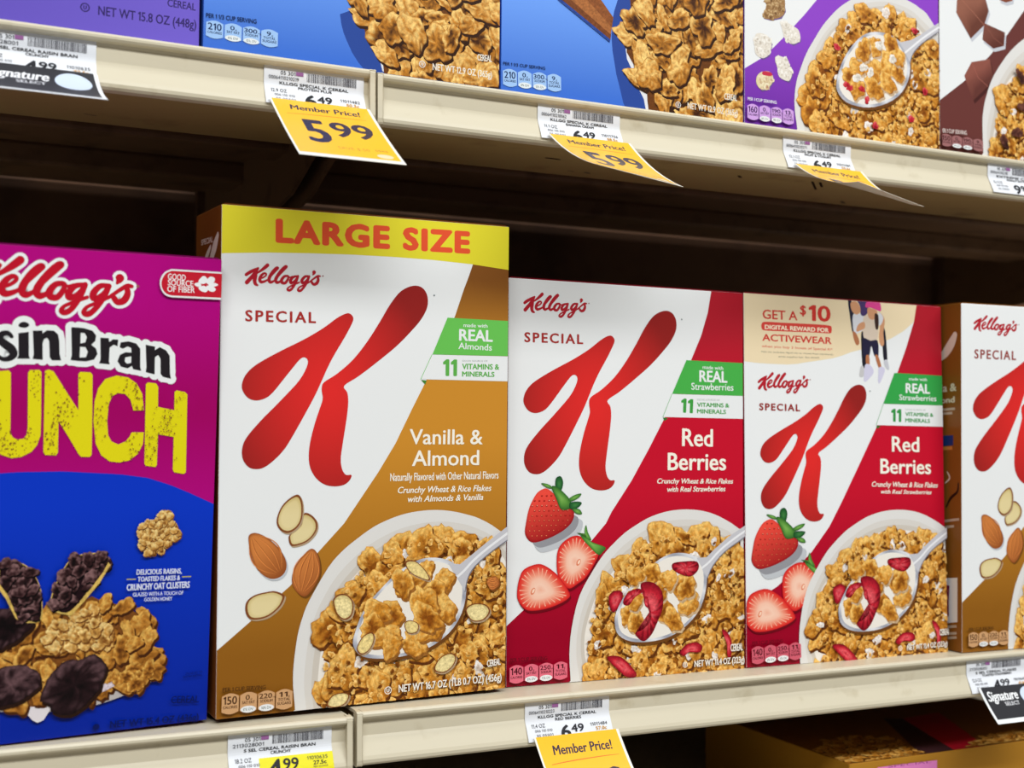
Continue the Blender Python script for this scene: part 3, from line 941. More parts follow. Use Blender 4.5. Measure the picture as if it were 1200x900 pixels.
PINK = C(226, 108, 128)
R_OUT = smooth([(48.1,-13.5),(48.6,1.3),(47.6,18.9),(49.4,37.8),(55.4,59.2),(66.3,76.6),(74.1,86.6),(82,94),(90.8,101),(99.7,106.2),(109.4,111),(119.3,114.2),(129.2,116.1),(139.3,116.8),(147.7,116.5),(156.2,115.4),(164.8,113.2),(173.4,109.7),(185.6,103),(205,87.9),(220.9,46.3),(220.6,-26.9)], 3)
R_IN = smooth([(65.1,-14.8),(64.2,1.5),(59.7,16.8),(59.4,31.8),(63,45.2),(67.9,57.3),(74.2,65.3),(80.5,73.3),(88.4,81.4),(98.1,88),(107.8,93.9),(117.6,98),(129.2,100.6),(142.6,101),(154.5,99.9),(166.5,96.9),(176.8,91.6),(192.5,82.4),(212,46.7),(211.7,-26.2)], 3)
R_SP = smooth([(82.2,37.4),(83.1,46.3),(91.7,60.4),(101.4,69.8),(114.4,79.8),(125.9,85.1),(137.6,85.9),(149.4,82.6),(156.5,76.1),(157.9,63.4),(152.7,46.5),(140.9,34.3),(126,26.9),(109.6,24.5),(95,25.6),(85.4,30.3)], 3)
R_HA = [(149.4,82),(157.9,82.3),(164.7,87.9),(176.8,96.6),(194.4,106),(194.4,98.1),(185.5,92.8),(173.3,85.6),(163.3,76.1),(158.5,67.4)]
R_FL = [(*p, r) for p, r in zip([(135.9,61.4),(142.6,49.8),(111.1,72.2),(98.1,71.3),(93.4,43.7),(99.8,37.9),(121,45.2),(129.3,39.1),(117.7,59.4),(140.9,61.2),(125.9,67.5),(98.2,54.6)], (9.5, 9.5, 9, 8, 8, 9, 9.5, 9, 8, 9, 8, 8))]
DRIED = (C(120, 10, 26), C(190, 34, 50), C(224, 88, 96))

def r_spoonful(E):
    for i, (x, y, r) in enumerate(R_FL):
        E.flake((x, y), r, 820 + i, GOLD, 0.8, shadow=C(196, 166, 130))
    for o, s in (([(129.2,78.7),(137.6,79.8),(149.4,79.4),(150.7,73.7),(144.3,68.9),(135.9,70.6),(129.2,74.4)], 1), ([(88.5,52.3),(91.7,59.1),(99.8,62.2),(104.6,59.9),(98.2,56),(93.3,50.7)], 2),
                 ([(103,65.5),(112.8,65.9),(120.2,59.3),(121,48),(116.1,37),(111.2,28.9),(104.7,25.1),(98.2,31),(104.7,33.4),(111.2,40.1),(109.5,51.3),(104.6,57.1)], 3), ([(105.4,55.7),(108.7,55.5),(109.2,48.5),(106.3,50.1)], 4)):
        c = centroid(o)
        rn = random.Random(s)
        E.fan(smooth(o, 4), (1.0, 0.7, 0.35), lambda r, i, p: DRIED[min(2, max(0, (0, 1, 2, 1)[r] + rn.choice((0, 0, -1))))])

def r_extras(B):
    for i, o in enumerate(([(77.4,58.3),(83.7,61.5),(88.5,59.2),(86.9,52.3),(81.4,46.4),(78.2,50)], [(75.9,15.8),(85.4,15.9),(93.4,10.5),(99.9,1.8),(91.9,1),(82.3,8.5)], [(135.1,15.6),(140.9,20.9),(149.4,21.8),(154.1,18.7),(151.9,14.6),(142.6,15.1),(138.4,12.6)],
              [(170.7,29.2),(175,28.2),(179.3,20.8),(178.8,9.3),(175.8,9.5),(175,19.6)])):
        B.fan(smooth(o, 4), (1.0, 0.65, 0.3), lambda r, k, p: (DRIED[0], DRIED[1], DRIED[2], DRIED[1])[r])

def red_bowl(root, st, clip, m, seed, weight, cereal, dot):
    def late(pic):
        A = Art(st, clip)
        if weight:
            for s, l in (('CEREAL', cereal), ('NET WT 11.4 OZ (323g)', weight)):
                A.text(s, [(p[0] + 0.4, p[1] - 0.4) for p in l], C(90, 50, 20), 0.15)
                A.text(s, l, C(246, 240, 230), 0.12)
            q = dot
            A.stroke([(q[0] + 1.8 * math.cos(k * 0.7), q[1] + 1.8 * math.sin(k * 0.7)) for k in range(9)], 0.45, C(246, 240, 230), closed=True, sm=2)
            A.text('U', [(q[0] - 0.8, q[1] - 1), (q[0] + 0.8, q[1] - 1), (q[0] - 0.8, q[1] + 1.1)], C(246, 240, 230), 0.15)
            A.build('net_weight_text', M_INK, pic)
    bowl(root, st, clip, R_OUT, R_IN, seed, xf=m, spoon=R_SP, spoon_in=shrink(R_SP, 0.93), handle=R_HA, spoonful=r_spoonful, extras=r_extras, late=late)

GREEN = C(72, 172, 74)
SAME = lambda p: p
root, st, clip = make_carton('RB', 'white and red strawberry cereal box standing directly right of the tall yellow-bannered box', WHITE, C(140, 14, 34), LOW)
A = Art(st, clip)
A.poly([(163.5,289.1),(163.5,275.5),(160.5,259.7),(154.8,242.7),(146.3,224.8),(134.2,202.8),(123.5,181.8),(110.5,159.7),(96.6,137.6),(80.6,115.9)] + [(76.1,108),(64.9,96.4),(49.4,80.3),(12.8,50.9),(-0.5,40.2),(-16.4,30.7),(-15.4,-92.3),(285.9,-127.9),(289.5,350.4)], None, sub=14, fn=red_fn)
A.build('colour_panel', M_INK, root)
A = Art(st, clip)
logo(A, *[(12.5,254.3),(59.7,261.6)], INKRED, k=0.86)
A.build('brand_logo', M_INK, root)
A = Art(st, clip)
A.text('SPECIAL', [(12.2,232.4),(57.6,232.7),(12.1,239.1)], C(166, 48, 44), 0.32, space=1.26)
A.build('product_word', M_INK, root)
A = Art(st, clip)
big_letter(A, *[(21.8,142.3),(123.4,259.3)])
A.build('emblem_letter', M_INK, root)
claim(root, st, clip, [(142.1,224.4),(198.5,223.8),(198.4,199.5),(130.1,199.8)], [(129.9,199.6),(198.4,199.5),(198.4,182.6),(122.3,183)], [(122.3,182.6),(126.5,182.2),(123.5,180.1)],
      [[(156,218.5),(173.8,218.2),(156,221.2)], [(153.1,209.1),(177.5,208.9),(153.1,217.4)], [(146.3,203.1),(182.8,203.2),(146.3,208.1)], [(137.3,186.5),(147.5,186),(137.3,196.7)],
       [(151.1,195.4),(170.8,195.4),(151.1,196.6)], [(151.1,190.8),(179,190.7),(151.1,193.9)], [(151.1,186.1),(176.3,185.9),(151.1,189.2)]], 'Strawberries', GREEN)
A = Art(st, clip)
A.text('Red', [(138.3,162.3),(164.8,162),(138.3,175)], CREAM, 0.35)
A.text('Berries', [(126.3,145),(176.2,144.8),(126.3,157.4)], CREAM, 0.35)
A.build('flavor_title', M_INK, root)
A = Art(st, clip)
A.text('Crunchy Wheat & Rice Flakes', [(117.6,135.5),(182.4,135),(117.6,139.1)], CREAM, 0.12, 0.25)
A.text('with Real Strawberries', [(125.9,129.5),(175.7,129.5),(125.9,133.2)], CREAM, 0.12, 0.25)
A.build('flavor_text', M_INK, root)
berries(root, st, clip, SAME)
red_bowl(root, st, clip, None, 21, [(147.4,4.4),(190.4,4.9),(147.4,8.9)], [(178.4,13.6),(189.1,13.8),(178.4,18.8)], [(139.5,6.5)][0])
A = Art(st, clip)
strip(A, *[(1.7,2.7),(45.8,3),(1.6,14.9)], facts('140', '250', '11', '11% DV'), PINK, WHITE, C(70, 8, 20), head=[(1.8,17.2),(29.7,17.1),(1.8,19.7)], headcol=C(96, 8, 24))
A.build('nutrition_badges', M_INK, root)

root, st, clip = make_carton('RP', 'white and red strawberry cereal box with a cream reward offer panel at its top', WHITE, C(140, 14, 34), LOW)
A = Art(st, clip)
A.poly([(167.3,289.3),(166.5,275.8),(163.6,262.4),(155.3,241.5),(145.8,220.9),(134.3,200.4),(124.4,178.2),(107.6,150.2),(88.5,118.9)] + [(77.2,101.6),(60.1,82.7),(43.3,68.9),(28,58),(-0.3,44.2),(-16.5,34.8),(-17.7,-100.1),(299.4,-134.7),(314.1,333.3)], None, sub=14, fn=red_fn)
A.build('colour_panel', M_INK, root)
A = Art(st, clip)
A.poly([(-5.4,280),(-5.9,225.2),(-1.3,224.9),(10.2,224),(21.7,223.7),(39.3,223.7),(48.9,224.6),(57.3,226.1),(69.4,227.9),(81.6,229.9),(91.5,232.5),(100.3,235.6),(110.3,238),(119.2,240.4),(129.5,243.8),(138.5,247.3),(144.4,250.1),(152.9,254.5),(162.2,261.1),(174.4,274.6),(174.8,291.1)], C(234, 214, 178))
A.poly([(167.3,289.3),(166.5,275.8),(163.6,262.4),(155.3,241.5),(145.8,220.9),(224.8,223.5),(226.5,292.9)], None, sub=14, fn=red_fn)
offer = A.build('offer_panel', M_INK, root)
A = Art(st, clip)
OF = C(206, 58, 50)
A.text('GET A', [(17.2,257.3),(49.3,257.6),(17.3,264.2)], OF, 0.22)
A.text('$', [(51.7,262.2),(57.4,262.1),(51.8,269.4)], OF, 0.3)
A.text('10', [(59.9,258),(80.8,258),(60,270.1)], OF, 0.7)
A.poly(smooth([(19.2,255.1),(33.8,255.2),(64.9,255.5),(79.5,255.2),(81.6,253.4),(81.4,250.7),(79.4,249.1),(64.8,249.1),(33.7,248.6),(18.8,248.6),(16.2,250.3),(16.2,253.2)], 3), C(214, 70, 62))
A.text('DIGITAL REWARD FOR', [(19.1,249.6),(78.8,249.8),(19.2,252.9)], C(246, 232, 204), 0.22)
A.text('ACTIVEWEAR', [(16.7,240.7),(81.4,240.9),(16.8,245.9)], OF, 0.25)
A.text('when you buy 3 boxes of Special K*', [(16.1,235.9),(82.1,235.9),(16.1,237.7)], C(216, 104, 82), 0.05)
A.text('Visit our exclusive digital site to choose from top brands,', [(15.4,232),(83.1,232.4),(15.5,233.2)], C(110, 108, 92))
A.text('while supplies last. See details', [(31.2,228.8),(69.4,229.5),(31.2,230)], C(110, 108, 92))
A.build('offer_lettering', M_INK, offer)
A = Art(st, clip)
SK, SK2 = C(206, 150, 112), C(176, 112, 76)
for o, c in (([(110.6,252),(114.9,246.7),(114.9,225.7),(111.3,224.9),(110.1,239)], C(36, 34, 44)), ([(131.2,255.2),(134.2,253.1),(135.9,230.5),(132.5,229.9),(131.2,241.9)], C(36, 34, 44)),
             ([(97.7,275.8),(100.9,275.7),(103.5,262.7),(103,251.2),(101.3,252.1),(99.2,264.5)], C(40, 40, 58)), ([(102.2,264.1),(107,265.9),(114.6,264.3),(113.8,255.2),(106.8,250.3),(102.8,251.7)], C(214, 214, 220)),
             ([(106.6,276.9),(116.1,277.4),(117.8,269.5),(114.6,264.8),(110.2,265),(109.4,272)], C(74, 58, 104)), ([(100.6,274.3),(105.3,275.2),(109,272),(109.8,268),(106.4,265),(102.3,266.6),(100.3,270.5)], SK),
             ([(102,251.6),(104.9,250.8),(108.2,244.9),(107.6,241.7),(105.3,241.3),(102.9,245.7)], SK2), ([(127.3,266.9),(130.5,267.1),(133.9,261.7),(132.2,252),(132.8,243),(129.4,241.8),(127.8,248.8),(129.1,257.9)], SK),
             ([(127.3,266.9),(130.1,267.1),(132.4,263.2),(129.7,258),(127.2,258.9)], C(214, 214, 220)), ([(113.3,264.2),(119.6,265),(126.2,263.3),(127.4,255.8),(125.6,245.2),(119.3,244.6),(113.2,246.1),(111.9,256.1)], C(214, 196, 178)),
             ([(107.5,257.4),(113.2,259.7),(113.8,255),(106.8,251.8),(105.5,252.8)], SK), ([(116.6,270.2),(121,270.6),(126.1,268.9),(125.7,264.8),(122.1,261.8),(117.7,263.4)], SK), ([(124.1,266.8),(127.5,265.4),(127.4,255.8),(124.8,254.5),(123.6,260.7)], C(60, 40, 36)),
             ([(114.9,271.3),(115.8,275.2),(121.1,276.9),(128.8,276.3),(130.2,269.1),(124.8,270),(119.7,271.2)], C(214, 70, 140)), ([(112,246.6),(119.3,245.2),(126.4,245.5),(127,233.9),(122.9,233.5),(120,241.4),(117.8,233.1),(112.2,233.3)], C(40, 38, 62)),
             ([(114.6,233.2),(117.8,233.3),(117.9,225.3),(114.9,225.2)], SK2), ([(123.6,233.5),(126.7,233.7),(129.9,224.7),(127.3,223.8)], SK2), ([(109.5,225),(112.3,224.1),(111.8,217.1),(108.1,216.8),(108,219.8)], C(196, 194, 196)),
             ([(113.6,226),(118.7,226.1),(122.1,220.6),(115.6,214),(112.7,213.2),(112.2,216.1)], C(206, 202, 224)), ([(127.2,224.4),(131.7,225),(133.1,221.8),(128.2,212.6),(126.3,213.6),(126.7,219.6)], C(206, 202, 224)), ([(132.3,229.8),(135.6,230.8),(137.6,224.5),(136.1,223.1),(133.2,225.9)], C(196, 196, 204))):
    A.poly(smooth(o, 3), c)
A.build('skaters_picture', M_INK, offer)
A = Art(st, clip)
logo(A, *[(13.4,205.1),(58.3,213.1)], INKRED, k=0.86)
A.build('brand_logo', M_INK, root)
A = Art(st, clip)
A.text('SPECIAL', [(13.3,188.8),(50.8,188.7),(13.3,194)], C(150, 48, 46), 0.32, space=1.26)
A.build('product_word', M_INK, root)
A = Art(st, clip)
big_letter(A, *[(21.7,115.4),(106.1,210.4)])
A.build('emblem_letter', M_INK, root)
claim(root, st, clip, [(142.7,220.8),(202.8,219.9),(202.2,196.1),(131.1,196.3)], [(131.1,196.1),(202.2,196.1),(201.8,179.1),(123.7,179.4)], [(123.7,179),(128.3,178.6),(124.7,176.6)],
      [[(157.4,215.4),(175.8,215.3),(157.4,217.8)], [(153.8,205.3),(178.8,205.2),(153.9,213)], [(147.2,199.5),(185.3,199.4),(147.2,203.9)], [(138.6,182.4),(148.9,182.2),(138.8,192.5)],
       [(153,191.5),(174,191.4),(153,192.8)], [(152.9,187.1),(181.8,186.8),(152.9,190.1)], [(152.8,182.2),(178.3,181.9),(152.8,185.3)]], 'Strawberries', C(54, 160, 74))
A = Art(st, clip)
A.text('Red', [(138.9,158.9),(166.7,158.7),(139.1,170.8)], CREAM, 0.35)
A.text('Berries', [(127.1,141.7),(178.4,141.3),(127.3,153.3)], CREAM, 0.35)
A.build('flavor_title', M_INK, root)
A = Art(st, clip)
A.text('Crunchy Wheat & Rice Flakes', [(118.5,131.6),(185.1,130.5),(118.6,135.6)], CREAM, 0.12, 0.25)
A.text('with Real Strawberries', [(127.3,126.2),(178.6,125.3),(127.3,129.4)], CREAM, 0.12, 0.25)
A.build('flavor_text', M_INK, root)
bx, by, cx, cy = [(13.5,102.6),(19.7,50.2),(1.7,144.7),(40.4,140.9)][0][0], [(19.7,50.2)][0][1], [(139.3,116.8)][0][0], [(40.4,140.9)][0][1]
m_rp = two_axis((bx, by), (cx, cy), ([(5.2,72.9)][0][0], [(11.5,25.6)][0][1]), ([(147.5,113.5)][0][0], [(32.2,116.1)][0][1]))
berries(root, st, clip, m_rp)
m_bowl = two_axis(([(82.2,37.4)][0][0], [(109.6,24.5)][0][1]), ([(150.7,76.5)][0][0], [(139.3,116.8)][0][1]),
                  ([(83,35.8)][0][0], [(101.6,21.3)][0][1]), ([(153.9,71.3)][0][0], [(147.5,113.5)][0][1]))
red_bowl(root, st, clip, m_bowl, 22, [(149.2,4.6),(190.2,5.7),(149.3,8.6)], [(182.5,14.3),(192.6,14.6),(182.6,19.1)], [(142.3,6.6)][0])
A = Art(st, clip)
strip(A, *[(3.4,2.7),(48.4,4),(3.5,15.6)], facts('140', '250', '11', '11% DV'), C(206, 92, 110), WHITE, C(70, 8, 20), head=[(3.5,17.1),(31,17.5),(3.5,19.4)], headcol=C(96, 8, 24))
A.build('nutrition_badges', M_INK, root)

# ------------------------------------------------------------------ lower shelf: second vanilla almond box, cut by the right edge
root, st, clip = make_carton('VB', 'white and golden brown almond cereal box at the right end of the lower shelf', WHITE, C(134, 82, 28), LOW)
A = Art(st, clip)
A.poly([(p[0], p[1]) for p in [(163.5,289.1),(163.5,275.5),(160.5,259.7),(154.8,242.7),(146.3,224.8),(134.2,202.8),(123.5,181.8),(110.5,159.7),(96.6,137.6),(80.6,115.9)]] + [(81.4,107.9),(63.8,97),(45.2,75.1),(22.3,56.2),(-0.1,39.4),(-12.2,33.5),(-12.5,-79.2),(467.3,-124)] + [(260, 400)], None, sub=14, fn=brown_fn(276))
A.build('colour_panel', M_INK, root)
A = Art(st, clip)
logo(A, *[(13.7,255.9),(57.8,261.3)], INKRED, k=0.86)
A.build('brand_logo', M_INK, root)
A = Art(st, clip)
A.text('SPECIAL', [(13.4,232.3),(57.1,232.2),(13.4,239.6)], C(150, 70, 66), 0.32, space=1.26)
A.build('product_word', M_INK, root)
A = Art(st, clip)
big_letter(A, *[(21.8,142.3),(123.4,259.3)])
A.build('emblem_letter', M_INK, root)
nuts(root, st, clip, similarity(ALMONDS[0][0], SLICES[2][3], *[(20.5,107.4),(41.4,68.9)]))
red_bowl(root, st, clip, two_axis([(47.6,18.9)][0], [(139.3,116.8)][0], [(47.3,5.2)][0], [(139.3,116.8)][0]), 23, None, None, None)
A = Art(st, clip)
strip(A, *[(4.8,4.6),(46.5,4.5),(4.8,16.3)], facts('150', '220', '11', '10% DV'), C(206, 158, 112), WHITE, DKBR, head=[(5.1,17.8),(30.4,17.7),(5.1,19.9)])
A.build('nutrition_badges', M_INK, root)

def vb_side(A):
    A = Art(A.st)
    root = bpy.data.objects[vb_name]
    col = C(216, 202, 184)
    A.text('Vanilla &', [(10.6,204.4),(50.8,206.4),(10.7,210.8)], col, 0.4)
    A.text('Almond', [(15.7,195.6),(48.9,197.2),(15.7,200.5)], col, 0.4)
    A.poly([(30.5,170.3),(46.9,171.1),(46.9,163),(30.5,162)], C(28, 56, 120))
    A.poly([(30.5,161.3),(45.9,162.3),(45.9,159.6),(30.5,158.6)], C(196, 130, 60))
    A.stroke([(39.1,113.7),(43.9,120.8),(51.5,126.6),(52.5,133.4)], [1.5, 2.4, 2, 1.2], C(40, 24, 16))
    A.build('side_panel_print', M_INK, root, side_surf('VB'))
    A = Art(A.st)
    A.poly([(30.2,55.6),(51.3,58.6),(51.1,23.7),(30.1,19.4)], C(226, 224, 226))
    A.stroke([(40.8,51.4),(40.3,39.1),(39.8,26.9)], [3.4, 2.6, 3.4], C(128, 40, 78), cap=False)
    A.build('facts_panel', M_INK, root, side_surf('VB'))
    A = Art(A.st)
    for l in ([(33.5,191.3),(48.9,192.2)], [(33.5,188.2),(46,188.8)], [(33.2,101.7),(53.3,104.8)], [(36.1,97.1),(47.6,99)], [(34,17.2),(50.2,20.3)], [(33.9,11.8),(50.2,14.9)], [(33.9,8.4),(50.2,11.5)]):
        A.stroke(l, 2.0, mixc(C(134, 82, 28), col, 0.6), sm=0, cap=False)
    A.build('small_print', M_INK, root, side_surf('VB'))

vb_name = root.name
side_print('VB', root, None, [([(49.1,251),(45.2,244.7),(39.5,238.2),(32.6,233)], [5, 8, 8, 5]), ([(40.1,141.7),(43,137),(38.2,132.8)], [1, 1.5, 1])], vb_side)

# ------------------------------------------------------------------ lower shelf: magenta and blue raisin bran box, cut by the left edge
MAG, MAG_LO = C(178, 4, 126), C(160, 0, 94)
root, st, clip = make_carton('RA', 'magenta and blue cereal box with yellow block lettering and a picture of raisins and flakes', MAG, C(132, 6, 92), LOW)
A = Art(st, clip)
mag = lambda p: mixc(MAG_LO, MAG, abs(p[1] - 185) / 60)
A.poly([(-5, -5), (205, -5), (205, 290), (-5, 290)], None, sub=22, fn=mag)
blue = [(132.5,147.5),(139.6,146.9),(154.1,144.7),(167.4,140.2),(177.5,135.9),(194.7,127.8),(219.7,114.2)]
A.poly([(-20, -20), (-20, 112)] + [(3.7,130.3),(25.9,141.4),(53.1,147.6),(83.1,149.3),(106.9,149.3)] + blue + [(260, 60), (260, -20)], None, sub=16, fn=lambda p: mixc(C(0, 34, 152), C(8, 54, 196), p[1] / 130))
A.build('colour_panel', M_INK, root)
a0, a1 = [(23.4,261),(61.1,265.4)]
b0, b1 = [(72.3,248.3),(141.1,254)]
A = Art(st, clip)
logo(A, b0, b1, C(238, 240, 240), grow=1.7, a0=a0, a1=a1)
logo(A, b0, b1, C(190, 20, 42), a0=a0, a1=a1, k=0.95)
A.build('brand_logo', M_INK, root)
GLYPHS = [([(81.7,224.7),(87.1,225.6),(87.5,212.6),(88.1,211.1),(81.4,210.9),(82.2,212.9)], []), ([(89.2,226.3),(94.1,226.6),(94.3,225),(96.5,226.8),(100.2,226.7),(102.4,224.7),(103.1,221.3),(103.5,214),(104.4,210.6),(99.6,210.5),(98.4,212.1),(97.8,221.1),(96.7,222.7),(95.2,222.1),(94.4,219.8),(94.7,210.6),(89.5,211),(90,213.6)], []),
          ([(109.3,229),(113.1,229),(116.4,228.7),(120.7,227.5),(122.8,225),(122.4,221.9),(120.3,219.7),(123,217.6),(123.8,214.6),(122,211.5),(117.8,210.4),(113.6,210.5),(109.4,210.9),(110,213.7)], [[(114.4,226.1),(116.5,226.1),(117.8,223.9),(117.1,220.9),(114.4,220.2)], [(114.3,218.4),(117.2,218.3),(118.5,215.7),(117.6,212.6),(114.2,212.4)]]),
          ([(125.1,223.8),(129.8,223.7),(130,221.4),(132,223.1),(135,223),(134.7,219.3),(132.5,220.1),(130.4,218.4),(130.2,210.8),(130.7,209),(124.8,209.5),(125.6,211.5)], []),
          ([(136.3,221.5),(140.7,222.3),(145.1,221.2),(147.4,218.3),(147.7,208.1),(148.3,205.8),(143.8,206.6),(143,208.5),(140.7,207),(136.9,207.9),(134.9,210.9),(136.1,214.5),(139.1,216.1),(142.6,216),(142.3,218.6),(140.3,219.4),(137.7,218),(135.9,218.8)], [[(139.2,213.2),(142.5,213.9),(142.6,210.2),(140.3,209.6),(138.9,211)]]),
          ([(150.4,220.7),(155.8,219.8),(155.8,217.8),(158.4,219.6),(162.1,217.9),(164.3,214.8),(164.8,205),(165.4,201.6),(160.8,202.6),(159.4,204.4),(159.1,212.9),(157.7,215.1),(155.9,213.7),(156,203.9),(150.9,205.1),(151.2,208.2)], [])]
ESS = [(78.4,222.7),(76.4,224.5),(73.4,223.8),(72.6,221),(75,218.6),(78.2,216.2),(79.6,213.3),(77.7,211.1),(74.4,210.4),(71.6,212)]
DOT = [(81.7,229.2),(83.1,230.6),(85.1,230.9),(86.9,230),(87.1,228.8),(85.6,227.8),(83.5,227.7),(82,228.2)]
A = Art(st, clip)
EDGE = C(238, 240, 240)
for o, h in GLYPHS:
    A.stroke(o, 6.4, EDGE, closed=True, sm=0)
    A.poly(o, EDGE)
A.stroke(ESS, 9.8, EDGE)
A.stroke(smooth(DOT, 3), 6.4, EDGE, closed=True, sm=0)
A.poly(DOT, EDGE)
A.stroke(ESS, [2, 2.6, 3.2, 3.8, 4.4, 4.6, 4.2, 3.2, 2.4, 2], C(36, 32, 36))
for o, h in GLYPHS:
    A.poly(o, C(36, 32, 36), holes=h)
A.poly(smooth(DOT, 3), C(36, 32, 36))
A.build('product_name', M_INK, root)
A = Art(st, clip)
YEL = C(226, 214, 22)
BLOCKS = [[(72.4,203.9),(77.3,204.5),(78.5,203.3),(78.9,183.3),(79,170.9),(80.4,168.2),(82.6,167.1),(85.6,167.4),(87.4,169.4),(87.9,174),(87.3,203.4),(88.3,204.9),(93.1,205.1),(94.2,203.9),(94.7,180.3),(94.7,169.3),(93,163.9),(90.2,160.3),(85.1,157.6),(80,157),(74.9,158.7),(71.2,161.8),(69.3,169.4),(68.4,203)],
          [(96.1,204.7),(98.2,205.4),(100.6,204.4),(107.5,193.7),(114.4,183.2),(113.8,203.2),(114.8,204.5),(120.4,204.3),(121.5,202.9),(122,180.4),(122.3,158.4),(121.3,157.1),(116.6,157.2),(115,159),(109.4,168.5),(103.9,177.2),(104.1,159.6),(103.1,158.2),(97.4,158.5),(96.4,160),(96.2,183.4)],
          [(150.5,183.3),(144.6,183.2),(142.8,189.3),(139.8,192.5),(135.8,193),(132.7,191.3),(130.8,186.8),(130.2,177.2),(131,169.2),(133,165.7),(136.7,164),(140.6,165.6),(142.9,168.3),(144,170.8),(150.9,170.8),(150.6,164.3),(148,158.6),(143.3,154.9),(137.8,153.7),(132.3,154.4),(127.5,158),(124.3,164.4),(122.7,177.2),(123,188.3),(124.8,195.5),(128.5,200.8),(134.8,202.9),(141.1,201.9),(146,198.6),(149.4,192.6)],
          [(151.2,198.3),(152.4,199.3),(157,198.8),(158.3,196.8),(158.5,185.4),(168,183.5),(167.8,194),(168.9,195),(173.9,194.1),(175.3,192.8),(175.6,169),(175.9,147.5),(174.6,146.5),(169.1,147.6),(168.2,149),(168.1,168.1),(159,169.7),(158.9,151.9),(158,150.8),(152.6,151.7),(151.8,152.8)]]
for o in BLOCKS:
    A.poly(o, YEL)
rn = random.Random(4)
for o in BLOCKS:
    x0, x1, y0, y1 = min(p[0] for p in o), max(p[0] for p in o), min(p[1] for p in o), max(p[1] for p in o)
    cl = [(rn.uniform(x0, x1), rn.uniform(y0, y1)) for _ in range(7)]
    for _ in range(230):
        q = rn.choice(cl)
        p = (q[0] + rn.gauss(0, 2.6), q[1] + rn.gauss(0, 6))
        s = rn.uniform(0.15, 0.55)
        if inside(p, o):
            A.poly([(p[0] + s * rn.uniform(0.5, 1.2) * math.cos(k * 1.26), p[1] + s * rn.uniform(0.6, 1.6) * math.sin(k * 1.26)) for k in range(5)], C(128, 70, 40))
A.build('block_lettering', M_INK, root)
A = Art(st, clip)
badge = smooth([(163.4,264.4),(159.4,262.2),(157.1,257.7),(157.7,252.9),(160.3,249.4),(163.9,248.3)], 4, closed=False)
A.poly(badge + [(207.9,248.4),(207.3,264.5)], C(232, 232, 234))
badge2 = smooth([(163.8,263.4),(160.2,261.6),(158.1,257.4),(158.5,253.2),(160.9,250.3),(164.2,249.3)], 4, closed=False)
A.poly(badge2 + [(207.9,249.6),(207.4,263.5)], C(196, 30, 48))
for s, l in (('GOOD', [(161.5,258.4),(171.8,258.2),(161.4,261.8)]), ('SOURCE', [(161.6,255),(176.4,255.1),(161.5,258.3)]), ('OF FIBER', [(161.4,251.4),(177.4,251.5),(161.3,254.7)])):
    A.text(s, l, C(240, 240, 240), 0.06)
for o in ([(176.9,256.7),(179.9,257.7),(181.1,255.8),(178.6,255.2)], [(179.3,258.5),(182.1,261.6),(184.5,260.1),(183.9,257.6),(181.1,257)], [(183.9,258.4),(186,261.4),(188.9,260.7),(188.3,257.9),(185.3,256.9)], [(179.5,254.9),(182.8,255.9),(185,253.9),(183.8,252.2),(180.7,253)],
          [(184,255.8),(187.3,256.2),(189.8,254.2),(188,252.7),(185.1,253.6)], [(185.3,256.9),(189,257.9),(191.1,256.9),(188.7,255.7),(186.2,255.8)]):
    A.poly(smooth(o, 3), C(238, 238, 240))
A.build('fiber_badge', M_INK, root)
OAT = (C(120, 70, 24), C(204, 150, 74), C(240, 210, 140))
A = Art(st, clip)
clus = [(162.2,125.7),(164.2,126.3),(168.6,123.5),(169.7,118.2),(172.2,113.5),(171,108.9),(166.5,105.8),(163.3,100.6),(160,101.5),(156.5,99),(153.9,100.2),(153.4,103.8),(151.1,105.9),(150.7,109.2),(149.3,111.8),(150.8,117),(154.2,120.1),(161.4,121.5)]
A.poly(clus, C(150, 92, 36))
A.scatter(clus, 2.6, 2.3, 41, OAT, shadow=C(110, 62, 22))
A.build('cluster_picture', M_FOOD, root)
A = Art(st, clip)
PALE = C(214, 218, 236)
for s, l, b in (('DELICIOUS RAISINS,', [(148.8,89.5),(175,88.7),(148.7,92.5)], 0.12), ('TOASTED FLAKES &', [(149.5,85.5),(174.1,84.9),(149.4,88.3)], 0.12), ('CRUNCHY OAT CLUSTERS', [(143.5,80.7),(179.9,80.1),(143.4,84.4)], 0.16),
                ('GLAZED WITH A TOUCH OF', [(147.1,77.1),(176.2,76.3),(147.1,79.3)], 0.06), ('GOLDEN HONEY', [(153.6,73.9),(169.8,73.4),(153.5,76)], 0.06)):
    A.text(s, l, PALE, b)
A.stroke([(143.6,87.2),(148.4,87)], 0.6, C(190, 176, 60), sm=0)
A.stroke([(175.4,86.7),(180.3,86.6)], 0.6, C(190, 176, 60), sm=0)
A.build('claim_lettering', M_INK, root)
NAVY = C(2, 18, 86)
A = Art(st, clip)
A.text('CEREAL', [(170.9,13),(187.5,11.6),(170.8,17.2)], NAVY, 0.1)
A.text('NET WT 15.4 OZ (436g)', [(136.4,2.7),(187.8,1.1),(136.3,6.8)], NAVY, 0.15)
A.text('ENLARGED TO', [(179.3,28.8),(189.1,29),(179.3,30.2)], NAVY)
A.text('SHOW DETAIL', [(177.7,27),(189.2,27.1),(177.6,28.3)], NAVY)
A.ellipse([(128.8,4.4)][0], 1.9, 1.7, NAVY)
A.build('net_weight_text', M_INK, root)
A = Art(st, clip)
